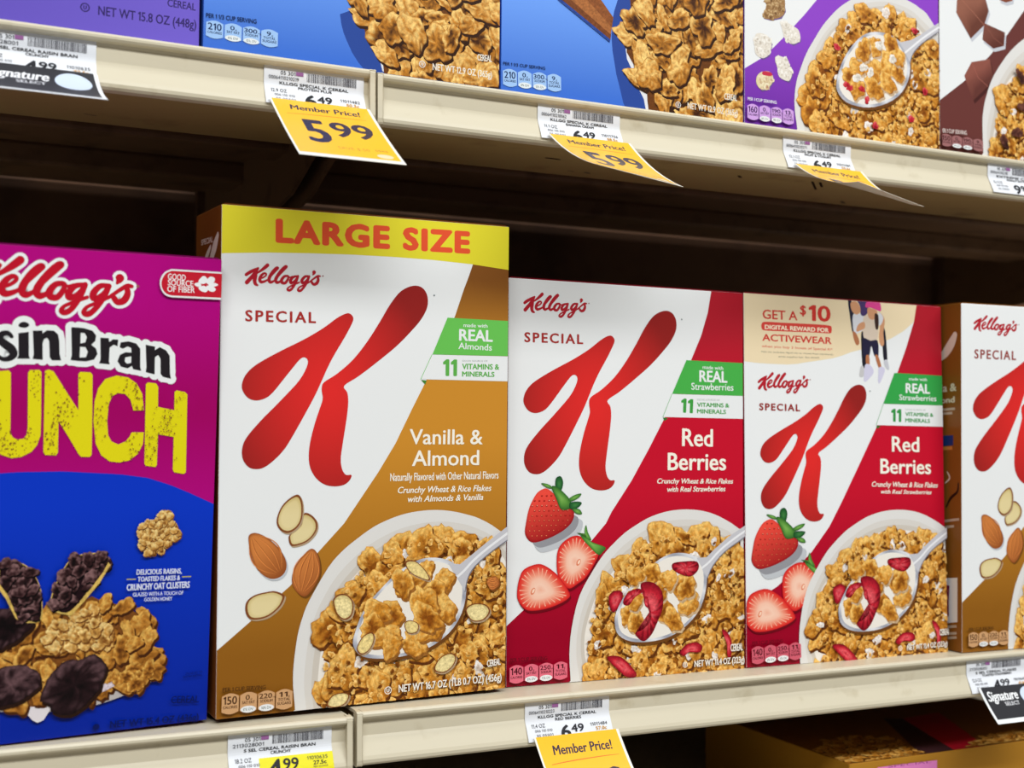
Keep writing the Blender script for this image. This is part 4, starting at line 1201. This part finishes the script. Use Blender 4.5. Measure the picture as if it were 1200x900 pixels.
A.poly(smooth([(58.4,25.2),(77.7,19),(92.5,16.9),(107.6,15.8),(123,16.1),(138.6,19.1),(151.4,23.4),(160.6,27.5),(159.9,29.1),(138.3,30.3),(107.3,27.1),(67.8,31.4)], 3), C(186, 178, 176))
A.poly([(88.7,21),(91,16.5),(94.3,12.3),(97,10.6),(100.1,11.6),(102.7,15.6),(104.9,20.1)], C(226, 218, 222))
dish = A.build('dish_picture', M_INK, root)
A = Art(st, clip)
pile = [(53,53.4),(76.7,59.5),(82.4,65.3),(99,73.4),(111.1,72.5),(124.3,79),(128.5,76.6),(141.3,72.4),(150,67.4),(159.9,65),(161.7,57.7),(159.4,45.7),(166.1,41.8),(165.2,34.1),(158.8,28.1),(149.2,24.8),(134.3,23.1),(107.5,19.1),(89.4,20.1),(58.4,25.2)]
A.poly(pile, C(120, 70, 26))
BRAN = (C(96, 50, 12), C(182, 118, 42), C(232, 182, 92))
A.scatter(pile, 9.5, 7.2, 52, BRAN, shadow=C(70, 34, 12), asp=(0.4, 0.8))
A.poly(smooth([(125.6,32.7),(134,34),(142.5,30.9),(140.5,27.9),(130.1,23.5),(119.7,21.5),(117.6,23.8)], 3), C(214, 198, 206))
A.scatter([(99.2,62.8),(109.2,66.3),(118.3,72),(126.6,71.3),(136.5,55.4),(133.5,48.1),(118.9,50.5),(102.6,48.8)], 4.0, 3.6, 53, OAT, shadow=C(110, 62, 22))
A.scatter([(129.8,32.2),(148.8,38),(161.8,38.9),(164.1,34.2),(153.4,26.5),(134.2,26.4)], 6, 5, 57, BRAN)
RAIS = (C(10, 4, 6), C(36, 18, 22), C(98, 70, 74))
for c, r, s in (([(82.7,32.9)][0], 15, 1), ([(115.9,29.9)][0], 19, 2), ([(78.5,65.6)][0], 15, 3)):
    A.flake(c, r, 60 + s, RAIS, 0.72, ang=0.5, rough=0.09, n=40, shadow=C(40, 20, 12))
A.build('cereal_picture', M_FOOD, dish)
A = Art(st, clip)
for body, edge, seed in (([(75.6,101),(81.4,101.2),(88.4,98.7),(93.5,92.7),(97.2,83),(97.6,68.2),(92.2,66.6),(85.2,68.7),(80,82.1),(74.9,89.7)], [(74.9,89.7),(80,82.1),(85.2,68.7),(83.7,70.2),(78.5,81.1),(74,87.7)], 71),
                         ([(112.3,101.1),(120.5,103.3),(128.8,102.9),(132.6,97.8),(130.1,92.6),(124.1,84.4),(116.2,74.2),(110.2,69.9),(103,73.1),(102,79.5),(105.5,89.8)], [(132.6,97.8),(133.9,96.1),(128.2,86.3),(120.2,76.6),(113.2,68.9),(110.2,69.7),(116.2,74.2),(124.1,84.4),(130.1,92.6)], 72)):
    A.poly(smooth(body, 3), C(206, 172, 92))
    b = shrink(smooth(body, 3), 0.95)
    A.poly(b, C(30, 12, 18))
    A.scatter(b, 5.6, 4.2, seed, (C(14, 6, 8), C(58, 32, 34), C(140, 104, 104)), shadow=C(8, 3, 5), asp=(0.6, 0.8))
    A.poly(edge, C(214, 178, 92))
A.build('raisin_scoop_picture', M_FOOD, root)

# ------------------------------------------------------------------ upper shelf
UP = 'cereal boxes on the upper shelf'
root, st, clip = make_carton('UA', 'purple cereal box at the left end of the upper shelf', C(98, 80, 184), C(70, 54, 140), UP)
A = Art(st, clip)
A.poly([(-5, -5), (205, -5), (205, 290), (-5, 290)], None, sub=30, fn=lambda p: mixc(C(92, 74, 176), C(112, 92, 200), p[0] / 194))
A.build('colour_panel', M_INK, root)
A = Art(st, clip)
A.text('CEREAL', [(174.6,22.6),(191.1,22.4),(174.5,26.9)], C(48, 36, 96), 0.1)
A.text('NET WT 15.8 OZ (448g)', [(135.9,11.7),(191.6,11.6),(135.8,17)], C(48, 36, 96), 0.12)
q = [(128.7,14.9)][0]
A.stroke([(q[0] + 2.3 * math.cos(k * 0.7), q[1] + 2.3 * math.sin(k * 0.7)) for k in range(9)], 0.7, C(48, 36, 96), closed=True, sm=2)
A.text('U', [(q[0] - 1, q[1] - 1.1), (q[0] + 1, q[1] - 1.1), (q[0] - 1, q[1] + 1.2)], C(48, 36, 96), 0.2)
A.build('net_weight_text', M_INK, root)

CRISP = (C(64, 30, 8), C(192, 124, 40), C(250, 210, 128))
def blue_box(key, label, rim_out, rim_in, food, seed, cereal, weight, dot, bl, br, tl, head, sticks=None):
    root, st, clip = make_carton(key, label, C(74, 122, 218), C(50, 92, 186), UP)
    A = Art(st, clip)
    A.poly([(-5, -5), (205, -5), (205, 290), (-5, 290)], None, sub=14, fn=lambda p: mixc(C(56, 106, 206), C(112, 162, 246), p[1] / 75))
    A.build('colour_panel', M_INK, root)
    A = Art(st, clip)
    far = [(260, -60), (260, 120)]
    A.poly(rim_out + far, C(42, 72, 152))
    A.poly(rim_in + far, C(226, 226, 230))
    pic = A.build('bowl_picture', M_INK, root)
    B = Art(st, clip)
    reg = food + [(205, -10), (205, 100)]
    B.poly(reg, C(104, 58, 20))
    B.scatter(reg, 13, 11.5, seed, CRISP, shadow=C(52, 26, 10), asp=(0.45, 0.85))
    B.build('cereal_picture', M_FOOD, pic)
    A = Art(st, clip)
    for s, l in (('CEREAL', cereal), ('NET WT 12.9 OZ (365g)', weight)):
        A.text(s, l, C(238, 230, 216), 0.1)
    A.stroke([(dot[0] + 2 * math.cos(k * 0.7), dot[1] + 2 * math.sin(k * 0.7)) for k in range(9)], 0.5, C(226, 222, 220), closed=True, sm=2)
    A.text('U', [(dot[0] - 0.8, dot[1] - 1), (dot[0] + 0.8, dot[1] - 1), (dot[0] - 0.8, dot[1] + 1.1)], C(226, 222, 220), 0.15)
    A.build('net_weight_text', M_INK, pic)
    A = Art(st, clip)
    strip(A, bl, br, tl, facts('210', '300', '9', '13% DV'), C(158, 194, 240), C(226, 232, 236), C(22, 40, 84), head=head, headtext='PER 1 1/3 CUP SERVING')
    A.build('nutrition_badges', M_INK, root)
    if sticks:
        A = Art(st, clip)
        for o, c in sticks:
            A.poly([(p[0] - 0.5, p[1] - 2) for p in o], C(40, 70, 150))
        for o, c in sticks:
            A.poly(o, c)
        A.build('cinnamon_picture', M_FOOD, root)

blue_box('UB', 'blue cereal box with a bowl of flakes, right of the purple box',
         [(84,33.5),(85,27.4),(86.5,22.3),(88.8,17.2),(92.2,10.6),(96.4,4.9),(101.1,0.1)], [(92.1,49),(93.6,43.9),(96,38),(98.8,33),(101.3,27.1),(103.7,21.1),(106.1,17),(108.5,12.8),(110.4,8.6),(112.4,1.6)],
         [(91.2,48.9),(93.6,43),(98.8,33),(100.3,25.2),(105.1,18.6),(110.3,14.9),(112.3,8.8),(113.4,-0.1)], 81, [(177.4,17.1),(187.8,17.4),(177.3,21.3)], [(146.1,6.7),(188,6.8),(146,11)], [(139,9.5)][0],
         *[(1.6,7.2),(45.7,6.6),(1.5,18)], [(1.6,19.2),(31.9,19.8),(1.6,21.8)])
blue_box('UC', 'blue cereal box with printed cinnamon sticks, left of the purple and white box',
         [(90.6,84.4),(88.4,74.5),(85.7,66.4),(84.7,61.5),(84,54.7),(83.7,47),(84.5,38.5),(86,31.1),(87.6,22.8),(89.9,15.4),(93.2,3.9),(97.7,-5.6)], [(101.6,86.2),(99.6,76.2),(98.9,66.5),(98.4,56.8),(95.7,50.6),(94.6,46.7),(95,40.9),(96.1,34.4),(100.8,26.4),(104.2,17.2),(109.8,8.3),(112.1,-2)],
         [(99.4,85.8),(98.3,76),(98.9,70.3),(100.1,61.8),(101.8,55.4),(95.7,46.8),(95.8,39.1),(101.3,31.3),(103,22.8),(112,16.3),(112.6,7.7),(114.3,-3.7)], 82, [(176.9,16.2),(188,16.2),(176.9,20.7)], [(145.6,5.8),(188.6,5.3),(145.5,10.2)], [(137.8,7.6)][0],
         *[(1.6,3.7),(45.5,4.9),(1.5,15.6)], [(1.5,17.9),(32.6,18.6),(1.5,19.9)],
         sticks=[([(41.7,69.5),(50.3,69.7),(83.2,50.4),(82.6,46)], C(120, 66, 32)), ([(50.3,69.7),(63,71.7),(83.7,55.2),(82.8,49.5)], C(166, 102, 54)), ([(63,71.7),(74.1,73.4),(84.7,61.7),(83.7,54.6)], C(140, 80, 40))])

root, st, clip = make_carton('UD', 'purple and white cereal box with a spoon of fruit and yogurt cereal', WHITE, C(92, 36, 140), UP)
PUR = C(122, 52, 172)
A = Art(st, clip)
A.poly([(71.2,112.4),(65.6,101.2),(53.7,87.8),(34.9,68.4),(17.9,52.2),(-1,40.3),(-13.7,31.8),(-13.5,-22.5),(249.6,4.4),(250.7,158)], None, sub=16, fn=lambda p: mixc(C(106, 42, 156), C(140, 66, 196), p[1] / 70))
A.build('colour_panel', M_INK, root)
A = Art(st, clip)
YOG = (C(186, 174, 160), C(226, 218, 206), C(246, 242, 236))
for o, pal, sd in (([(14.8,100.8),(33.3,103.8),(36.4,89),(32.5,83.3),(23.2,80.4),(16.3,80.9),(19.4,90.2)], (C(84, 56, 30), C(158, 118, 74), C(214, 184, 136)), 91), ([(32.5,78.9),(37.2,80.2),(44.2,78.1),(48.9,75.6),(50.2,68.7),(43.4,64.8),(36.4,67.4),(34.1,73.4)], YOG, 92),
                   ([(9.1,63.5),(11,68.2),(19.4,68.1),(24.3,63.2),(21.7,54),(15.6,50.6),(9.5,53.6)], YOG, 93), ([(27.1,52.2),(31,54.2),(38.7,52.5),(40.3,47.6),(42.7,42.8),(39.5,36.7),(31,38.8),(29.4,44.9)], YOG, 94), ([(11.1,36.9),(16.4,40.9),(23.3,41),(25.6,35.6),(21,29.3),(14.9,27.3),(10.6,31.2)], (C(176, 120, 100), C(222, 206, 164), C(240, 230, 200)), 95)):
    A.poly([(p[0] + 0.8, p[1] - 1.2) for p in o], C(110, 90, 140))
    A.poly(smooth(o, 3), pal[1])
    A.scatter(shrink(o, 0.9), 3.4, 2.6, sd, pal)
A.poly(smooth([(16.4,40.9),(23.3,41),(24.4,38.6),(16.4,38.2)], 3), C(196, 50, 72))
A.build('cluster_picture', M_INK, root)

UD_SP = smooth([(82.9,41.6),(83.7,33.9),(92.2,26.9),(108.7,25),(125.4,28.3),(142.4,37.2),(152.7,50.5),(154.9,65.4),(147.7,77.8),(135.7,84.1),(120.5,84.6),(107.1,79.4),(95.5,68),(87.3,55.1)], 3)
UD_FL = [(*p, r) for p, r in zip([(118.8,72.5),(135.7,76.2),(105.4,57.5),(118.7,54),(132.2,61.1),(142.4,55.8),(95.5,47.1),(102.1,38.8),(118.7,40.9),(132.2,46.5),(108.8,68.5),(142.5,67.8)], (9, 9, 10, 10, 10, 8, 8, 9, 10, 9, 9, 8))]
def yog_spoonful(E):
    for i, (x, y, r) in enumerate(UD_FL):
        E.flake((x, y), r, 860 + i, GOLD, 0.8, shadow=C(200, 172, 140))
    for i, p in enumerate([(108.7,55.4),(115.4,52.3),(123.8,74.5),(102.1,46.6),(137.3,65.8)]):
        E.flake(p, 4.0, 880 + i, YOG, 0.8)
    for i, p in enumerate([(95.5,38),(107,38.8),(112,30.9),(92.2,40.2)]):
        E.flake(p, 3.0, 890 + i, DRIED, 0.8)
def yog_extras(B):
    for i, p in enumerate([(159.8,90.9),(83.3,67.6),(120.3,12.2),(156.1,21.5),(170.1,44.6)]):
        B.flake(p, 3.2, 900 + i, DRIED, 0.8)
bowl(root, st, clip, smooth([(48.9,-16.1),(47.4,2.1),(45.2,15.2),(45,26.6),(47,38.3),(50.5,47.7),(56,59.9),(63.2,71.2),(71.2,82.7),(79.3,91.6),(85.8,97.8),(92.3,102.7),(100.6,107.7),(112.2,112.1),(125.6,115),(139.2,115.8),(153,114.8),(166.9,110.2),(179.2,101.2),(213,55.4),(212.7,0.6)], 3),
     smooth([(64.7,-14.5),(63.2,1.9),(57.6,15.4),(55.5,25.3),(59.2,38.6),(64.8,49.6),(71.2,63.3),(79.3,77.4),(88.2,85.2),(98.9,91.9),(107.2,96.5),(115.5,100.2),(125.6,102.8),(134.1,104.1),(142.6,104.5),(151.2,102.4),(158.1,99.4),(166.8,92.6),(213,55.4),(212.7,0.6)], 3), 33,
     spoon=UD_SP, spoon_in=shrink(UD_SP, 0.92), handle=[(145.1,79.9),(156.3,83.3),(170.3,91.8),(184.5,100.9),(184.4,93.8),(166.8,81.8),(158,72.8),(154.9,65.2)], spoonful=yog_spoonful, extras=yog_extras)
A = Art(st, clip)
strip(A, *[(1.3,3.5),(43.6,3.9),(1.3,15.3)], facts('160', '190', '13', '8% DV'), C(206, 160, 226), WHITE, C(50, 20, 80), head=[(1.6,17.6),(27.2,17.8),(1.6,19.8)], headcol=WHITE)
A.build('nutrition_badges', M_INK, root)

root, st, clip = make_carton('UE', 'white and dark brown cereal box with chocolate pieces on the upper shelf', WHITE, C(80, 40, 36), UP)
CHB = C(104, 54, 50)
A = Art(st, clip)
A.poly([(117,156.3),(92.2,125.4),(73.7,103.3),(53.7,82.8),(26.3,58.8),(-3.2,37.9),(-20.9,25.9),(-21.1,-25),(433.4,17.3),(437.6,208.6)], CHB)
A.build('colour_panel', M_INK, root)
A = Art(st, clip)
for o, c1, c2 in (([(19.1,127.3),(48.1,131.9),(53,119.4),(48,106.9),(33.3,93.9),(18,112.7)], C(146, 92, 74), C(104, 58, 46)), ([(48,108.7),(70.7,104.3),(69.6,93.1),(57.7,89.2),(45.9,94.9)], C(122, 72, 60), C(92, 48, 40)), ([(34.1,75.1),(53.7,80.2),(57.5,67.2),(51.5,57.6),(35.9,44.5),(29.2,56.3),(26.3,63.2)], C(142, 82, 70), C(98, 52, 46)), ([(64,135.9),(80,138.4),(78.9,131.5),(71.9,129.1),(64.9,130.1)], C(150, 84, 60), C(120, 60, 40))):
    A.poly([(p[0] + 1.5, p[1] - 2.5) for p in o], C(196, 198, 206) if c1 != C(142, 82, 70) else C(72, 34, 32))
    c = centroid(o)
    A.fan(o, (1.0, 0.55), lambda r, i, p, c=c, c1=c1, c2=c2: mixc(c2, c1, 0.5 + 0.08 * (p[1] - c[1]) - 0.05 * (p[0] - c[0])))
    A.stroke([o[0], c, o[len(o) // 2]], 0.5, mulc(c1, 1.3), sm=0)
A.build('chocolate_picture', M_INK, root)
def choc_extras(B):
    for i, p in enumerate([(85.5,69.3),(67,14),(88.3,44.4),(81,22.9)]):
        B.flake(p, 6.5, 940 + i, (C(40, 20, 16), C(78, 42, 34), C(120, 72, 58)), 0.6)
bowl(root, st, clip, smooth([(47.1,-18.6),(46.3,3.1),(45.5,27.7),(46.9,39.5),(49.5,48.6),(54.5,60.9),(61.5,72.1),(75.6,88.8),(92,102.2),(116.6,117),(150.4,128.1),(262.1,144.7),(259.9,1.2)], 3),
     smooth([(60.8,-17.4),(57.4,2.8),(56.1,11.4),(57.6,20.3),(60.2,29.4),(62.4,39.9),(65.3,47.6),(69.3,56.9),(75.4,66.5),(91.8,79.1),(118.4,93.1),(150.1,103.6),(261.6,112.7),(259.9,1.2)], 3), 35, extras=choc_extras)
A = Art(st, clip)
strip(A, *[(-0.9,3.7),(44.1,3.1),(-0.9,13.6)], facts('150', '190', '9', '8% DV'), C(156, 104, 104), WHITE, C(60, 24, 26), head=[(-0.9,14.2),(26,15.1),(-0.9,17.4)], headcol=C(220, 206, 200))
A.build('nutrition_badges', M_INK, root)

# ------------------------------------------------------------------ bottom of the picture: a shelf with a carton lying on its back
low_shelf = make_shelf(SJ_L + 0.0016, SJ_L + 0.914, -0.1362, 'lowest cream steel shelf in deep shadow, under the carton lying flat', ribs=False)
w, h, d = BOXPOSE['LB'][6:]
root = empty('cereal_box', Matrix.Translation(BOXPOSE['LB'][:3]))
tag(root, 'golden brown cereal box lying flat in the shadow below the lower shelf', 'cereal box')
GB = C(176, 124, 40)
v, f = box_geo(0, w, 0, h, 0, d)
mesh_obj('carton', v, f, M_INK, root, face_cols=[GB, GB, GB, GB, C(150, 96, 34), GB], bevel=0.0009)
st = Stack()
top_surf = lambda u, v, z: (u * 0.001, v * 0.001, d + z * 0.001)
clip = (0.3, 0.3, w * 1000 - 0.3, h * 1000 - 0.3)
A = Art(st, clip)
A.poly([(148.5,104.1),(102.6,-10.4),(135.1,-10),(196.7,109.4)], C(196, 24, 46))
A.build('red_stripe', M_INK, root, top_surf)
A = Art(st, clip)
A.poly([(133,110.9),(64,-13.5),(102.6,-10.4),(148.5,104.1)], C(70, 40, 44))
A.build('dark_stripe', M_INK, root, top_surf)
A = Art(st, clip)
A.scatter([(-26.5,18.3),(23.3,64.1),(65.1,71.3),(89.7,47.5),(70.5,-2),(49.3,-15.3)], 7, 5.5, 45, GOLD, shadow=C(96, 50, 16))
A.scatter([(115.1,-7.1),(164.5,27.5),(200.9,24.7),(222.8,8.4),(193.6,-17.4)], 7, 5.5, 46, GOLD, shadow=C(96, 50, 16))
A.build('cereal_picture', M_FOOD, root, top_surf)
A = Art(st, None)
A.poly([(26.5,49.9),(87.6,49.1),(87.5,39.4),(26.4,41.4)], C(226, 130, 196))
A.text('SPECIAL', [(37.6,48.4),(81.3,47.7),(37.6,50.3)], C(150, 70, 130))
A.build('side_panel_print', M_INK, root)

# ------------------------------------------------------------------ shelf-edge labels and hanging offer cards
class Path:
    """a bent strip seen from its end: (y, z) points from the top edge down; gives place and outward side at any length"""
    def __init__(self, pts):
        self.p = pts
        self.s = [0.0]
        for a, b in zip(pts, pts[1:]):
            self.s.append(self.s[-1] + math.dist(a, b))
        self.length = self.s[-1]
    def at(self, s):
        k = 0
        while k < len(self.p) - 2 and s > self.s[k + 1]:
            k += 1
        a, b = self.p[k], self.p[k + 1]
        L = self.s[k + 1] - self.s[k]
        t = (s - self.s[k]) / L
        dy, dz = (b[0] - a[0]) / L, (b[1] - a[1]) / L
        return (a[0] + (b[0] - a[0]) * t, a[1] + (b[1] - a[1]) * t, dz, -dy)      # outward = (dz, -dy)
    def surf(self, skew=0.0, other=None):
        def f(u, v, z):
            y, zz, ny, nz = self.at(-v * 0.001)
            if other:
                y2, z2, ny2, nz2 = other.at(-v * 0.001)
                t = u / 63.0
                y, zz, ny, nz = y + (y2 - y) * t, zz + (z2 - zz) * t, ny + (ny2 - ny) * t, nz + (nz2 - nz) * t
            return (u * 0.001 + skew * (-v * 0.001), y + ny * z * 0.001, zz + nz * z * 0.001)
        return f

def soften(pts, n=5):
    return smooth(pts, n, closed=False)

LIP = soften([(0.0030, -0.0046), (0.0030, -0.0100), (0.0030, -0.0158), (0.0005, -0.0212), (-0.0022, -0.0268), (-0.0030, -0.0292)])

def curl(start, a0, a1, length, n=24):
    """strip leaving the rail at angle a0 from straight down and flaring to a1 (degrees)"""
    y, z = start
    pts = [(y, z)]
    for i in range(n):
        a = math.radians(a0 + (a1 - a0) * ((i + 0.5) / n))
        y -= math.sin(a) * length / n
        z -= math.cos(a) * length / n
        pts.append((y, z))
    return pts

def sheet_mesh(name, path, width, mat, col, parent, other=None, thick=0.22, back=None):
    surf = path.surf(0.0, other)
    n = 26
    V, F, K = [], [], []
    L = path.length * 1000
    for z in (0.0, -thick):
        for i in range(n + 1):
            for u in (0.0, width):
                V.append(surf(u, -L * i / n, z))
                K.append(col if z == 0.0 else (back or col))
    m = 2 * (n + 1)
    for i in range(n):
        a = 2 * i
        F += [(a, a + 1, a + 3, a + 2), (m + a + 2, m + a + 3, m + a + 1, m + a), (a + 2, m + a + 2, m + a, a), (a + 1, m + a + 1, m + a + 3, a + 3)]
    F += [(1, 0, m, m + 1), (m - 2, m - 1, 2 * m - 1, 2 * m - 2)]
    return mesh_obj(name, V, F, mat, parent, cols=K)

LW, LH = 63.0, 25.4
BLACK = C(34, 34, 40)
PAPER = C(228, 230, 236)

def price_label(x, shelf_z, label, name1, name2, ounces, number, big, cents, code, unit, yellow=False, extra=0.0, group='white price labels on the shelf edges', first='05 301', seed=1, black_code=False):
    root = empty('price_label', Matrix.Translation((x, 0, shelf_z)))
    tag(root, label, 'price label', group)
    path = Path(LIP + ([(-0.0031, -0.0292 - extra)] if extra else []))
    sheet_mesh('paper', path, LW, M_PAPER, PAPER, root)
    st = Stack(0.08, 0.004)
    H = LH
    Q = lambda fx, fy: (LW * fx, -H * fy * 0.965 - 0.8)
    line = lambda x0, x1, base, cap: [Q(x0, base), Q(x1, base), Q(x0, cap)]
    surf = path.surf()
    if yellow:
        A = Art(st)
        A.poly([Q(0.285, 0.6), Q(1.0, 0.6), Q(1.0, path.length * 1000 / H), Q(0.285, path.length * 1000 / H)], C(232, 222, 40), sub=4, fn=lambda p: C(232, 222, 40))
        A.build('yellow_block', M_PAPER, root, surf)
    A = Art(st)
    rn = random.Random(seed)
    fx = 0.42
    while fx < 0.915:
        w = rn.choice((0.003, 0.003, 0.006, 0.009))
        A.poly([Q(fx, 0.07), Q(fx + w, 0.07), Q(fx + w, 0.285), Q(fx, 0.285)], C(66, 64, 72))
        fx += w + rn.choice((0.003, 0.004, 0.006))
    A.build('barcode', M_PAPER, root, surf)
    A = Art(st)
    A.poly([Q(0.312, 0.07), Q(0.385, 0.07), Q(0.385, 0.165), Q(0.312, 0.165)], C(150, 96, 150))
    A.text(first, line(0.16, 0.305, 0.175, 0.085), BLACK)
    A.text(number, line(0.045, 0.34, 0.30, 0.215), C(70, 70, 78))
    A.text(name1, line(0.15, 0.84, 0.425, 0.35), BLACK, 0.07)
    A.text(name2, line(0.5 - 0.014 * len(name2), 0.5 + 0.014 * len(name2), 0.525, 0.45), BLACK, 0.07)
    A.text(ounces, line(0.06, 0.215, 0.67, 0.57), C(60, 60, 66))
    A.text('006 110 010', line(0.09, 0.29, 0.785, 0.72), C(90, 90, 98))
    A.text('SS 05501', line(0.1, 0.29, 0.91, 0.845), C(90, 90, 98))
    A.text(code, line(0.745, 0.945, 0.755, 0.67), C(60, 60, 66))
    A.text(unit, line(0.8, 0.93, 0.88, 0.79), BLACK if yellow else C(206, 150, 60), 0.1)
    A.text('PER OUNCE', line(0.8, 0.94, 0.95, 0.91), C(120, 110, 80))
    A.build('label_lettering', M_PAPER, root, surf)
    A = Art(st)
    k = 0.06 if yellow else 0.0
    A.text(big, line(0.385 - k * 0.5, 0.5, 1.0 + k * 2, 0.665), BLACK, 0.45)
    A.text(cents, line(0.51, 0.66, 0.87 + k, 0.665), BLACK, 0.2)
    A.build('price_figures', M_PAPER, root, surf)
    return root

def offer_card(x, shelf_z, label, a0, a1, length, right=None, group='yellow offer cards hanging from the shelf edges'):
    root = empty('offer_card', Matrix.Translation((x, 0, shelf_z)))
    tag(root, label, 'offer card', group)
    path = Path(curl((-0.0034, -0.0262), a0, a1, length))
    other = Path(curl((-0.0034, -0.0262), *right, length)) if right else None
    W, L = 63.0, path.length * 1000
    sheet_mesh('card', path, W, M_GLOSS, C(236, 232, 222), root, other, back=C(228, 222, 206))
    st = Stack(0.05, 0.004)
    surf = path.surf(0.0, other)
    Q = lambda fx, fy: (W * fx, -L * fy)
    ORG = C(246, 186, 44)
    A = Art(st)
    A.poly([Q(0.02, 0.0), Q(0.97, 0.0), Q(0.97, 0.945), Q(0.02, 0.945)], None, sub=4, fn=lambda p: ORG)
    A.build('yellow_print', M_GLOSS, root, surf)
    A = Art(st)
    line = lambda x0, x1, base, cap: [Q(x0, base), Q(x1, base), Q(x0, cap)]
    DK = C(52, 44, 66)
    A.text('Member Price!', line(0.16, 0.86, 0.17, 0.085), DK, 0.22, 0.15)
    A.stroke([Q(0.1, 0.25), Q(0.35, 0.235), Q(0.7, 0.225), Q(0.9, 0.225)], [0.5, 0.7, 0.6, 0.3], C(222, 110, 44), sm=6, cap=False)
    A.text('SAVE $.50', line(0.42, 0.72, 0.82, 0.775), C(196, 140, 50))
    A.text('09/05', line(0.78, 0.9, 0.80, 0.77), C(150, 100, 50))
    A.ellipse(Q(0.84, 0.885), 5.0, 3.0, C(240, 214, 176))
    A.build('card_lettering', M_GLOSS, root, surf)
    A = Art(st)
    A.text('5', line(0.19, 0.42, 0.73, 0.33), DK, 1.0)
    A.text('99', line(0.46, 0.88, 0.59, 0.33), DK, 0.7)
    A.build('price_figures', M_GLOSS, root, surf)
    return root

def black_card(x, shelf_z, label, a0, a1, length):
    root = empty('shelf_card', Matrix.Translation((x, 0, shelf_z)))
    tag(root, label, 'shelf card', 'black cards hanging from the shelf edges')
    path = Path(curl((-0.0034, -0.0252), a0, a1, length))
    W, L = 63.0, path.length * 1000
    sheet_mesh('card', path, W, M_PAPER, C(232, 234, 236), root, back=C(220, 220, 222))
    st = Stack(0.05, 0.004)
    surf = path.surf()
    Q = lambda fx, fy: (W * fx, -L * fy)
    A = Art(st)
    A.poly([Q(0.035, 0.0), Q(0.965, 0.0), Q(0.965, 0.88), Q(0.035, 0.88)], None, sub=4, fn=lambda p: C(46, 46, 50))
    A.build('black_print', M_PAPER, root, surf)
    A = Art(st)
    line = lambda x0, x1, base, cap: [Q(x0, base), Q(x1, base), Q(x0, cap)]
    A.text('Signature', line(0.07, 0.58, 0.38, 0.12), C(236, 236, 238), 0.3, 0.3)
    A.build('script_lettering', M_PAPER, root, surf)
    A = Art(st)
    A.text('SELECT', line(0.3, 0.54, 0.53, 0.43), C(210, 210, 214), 0.12)
    A.build('card_lettering', M_PAPER, root, surf)
    A = Art(st)
    A.poly(smooth([Q(0.62 + 0.155 + 0.155 * math.cos(k * math.pi / 8), 0.33 + 0.26 * math.sin(k * math.pi / 8)) for k in range(16)], 2), C(204, 216, 236))
    A.build('oval_print', M_PAPER, root, surf)
    return root

KC = 'KLLGG SPECIAL K CEREAL'
ZL = ZU + 0.0013
price_label(0.0358, ZL, 'white price label above the black card on the upper shelf edge', 'S SEL CEREAL RAISIN BRAN', 'CRUNCHY', '18.2 OZ', '2113028001', '4', '99', '11010635', '27.5c', seed=2)
black_card(0.0358, ZL, 'black card with pale oval hanging from the upper shelf edge at far left', 50, 72, 0.051)
price_label(0.1955, ZL, 'white price label on the upper shelf edge beside the joint, under the first blue box', KC, 'PROTEIN PLUS', '12.9 OZ', '00064110210219', '6', '49', '11011482', '50.3c', seed=3)
offer_card(0.1972, ZL, 'yellow 5.99 card hanging nearly flat from the upper shelf edge beside the joint', 52, 57, 0.0800)
price_label(0.3798, ZU, 'white price label on the upper shelf edge under the blue box with cinnamon sticks', KC, 'BANANA CREAM', '11.1 OZ', '00064110210062', '6', '49', '11011706', '58.5c', seed=4)
offer_card(0.3845, ZU, 'yellow 5.99 card curling forward below the blue box with cinnamon sticks', 54, 74, 0.0770, right=(48, 68))
price_label(0.5810, ZU, 'white price label on the upper shelf edge under the purple and white box', KC, 'FRUIT & YOGURT', '12.1 OZ', '00064110210271', '6', '49', '11011481', '53.6c', seed=5)
offer_card(0.5862, ZU, 'yellow card curled almost level, seen from its edge, under the purple and white box', 54, 86, 0.0740, right=(44, 77))
price_label(0.7835, ZU, 'white price label at the right end of the upper shelf edge', 'EXTREME CHOC', 'PEANUT BUTTER', '12.1 OZ', '00064110218', '9', '99', '11011490', '53.6c', seed=6)
price_label(0.1802, -0.0024, 'white and yellow 4.99 price label on the lower shelf edge, left of the joint', 'S SEL CEREAL RAISIN BRAN', 'CRUNCHY', '18.2 OZ', '2113028001', '4', '99', '11010635', '27.5c', yellow=True, extra=0.010, seed=7)
price_label(0.3738, 0.0, 'white price label on the lower shelf edge under the red berries boxes', KC, 'RED BERRIES', '11.4 OZ', '00064110210223', '6', '49', '11011484', '57.0c', seed=8)
offer_card(0.3772, 0.0, 'yellow 5.99 card hanging below the lower shelf edge', 40, 58, 0.0800)
price_label(0.7582, 0.0, 'white price label at the right end of the lower shelf edge', 'S SEL CEREAL FLAKES', 'TOASTED STRAWBERRY', '12.0 OZ', '2113028005', '4', '99', '11010640', '41.6c', seed=9)
black_card(0.7640, 0.0, 'black card hanging from the right end of the lower shelf edge', 34, 46, 0.0310)
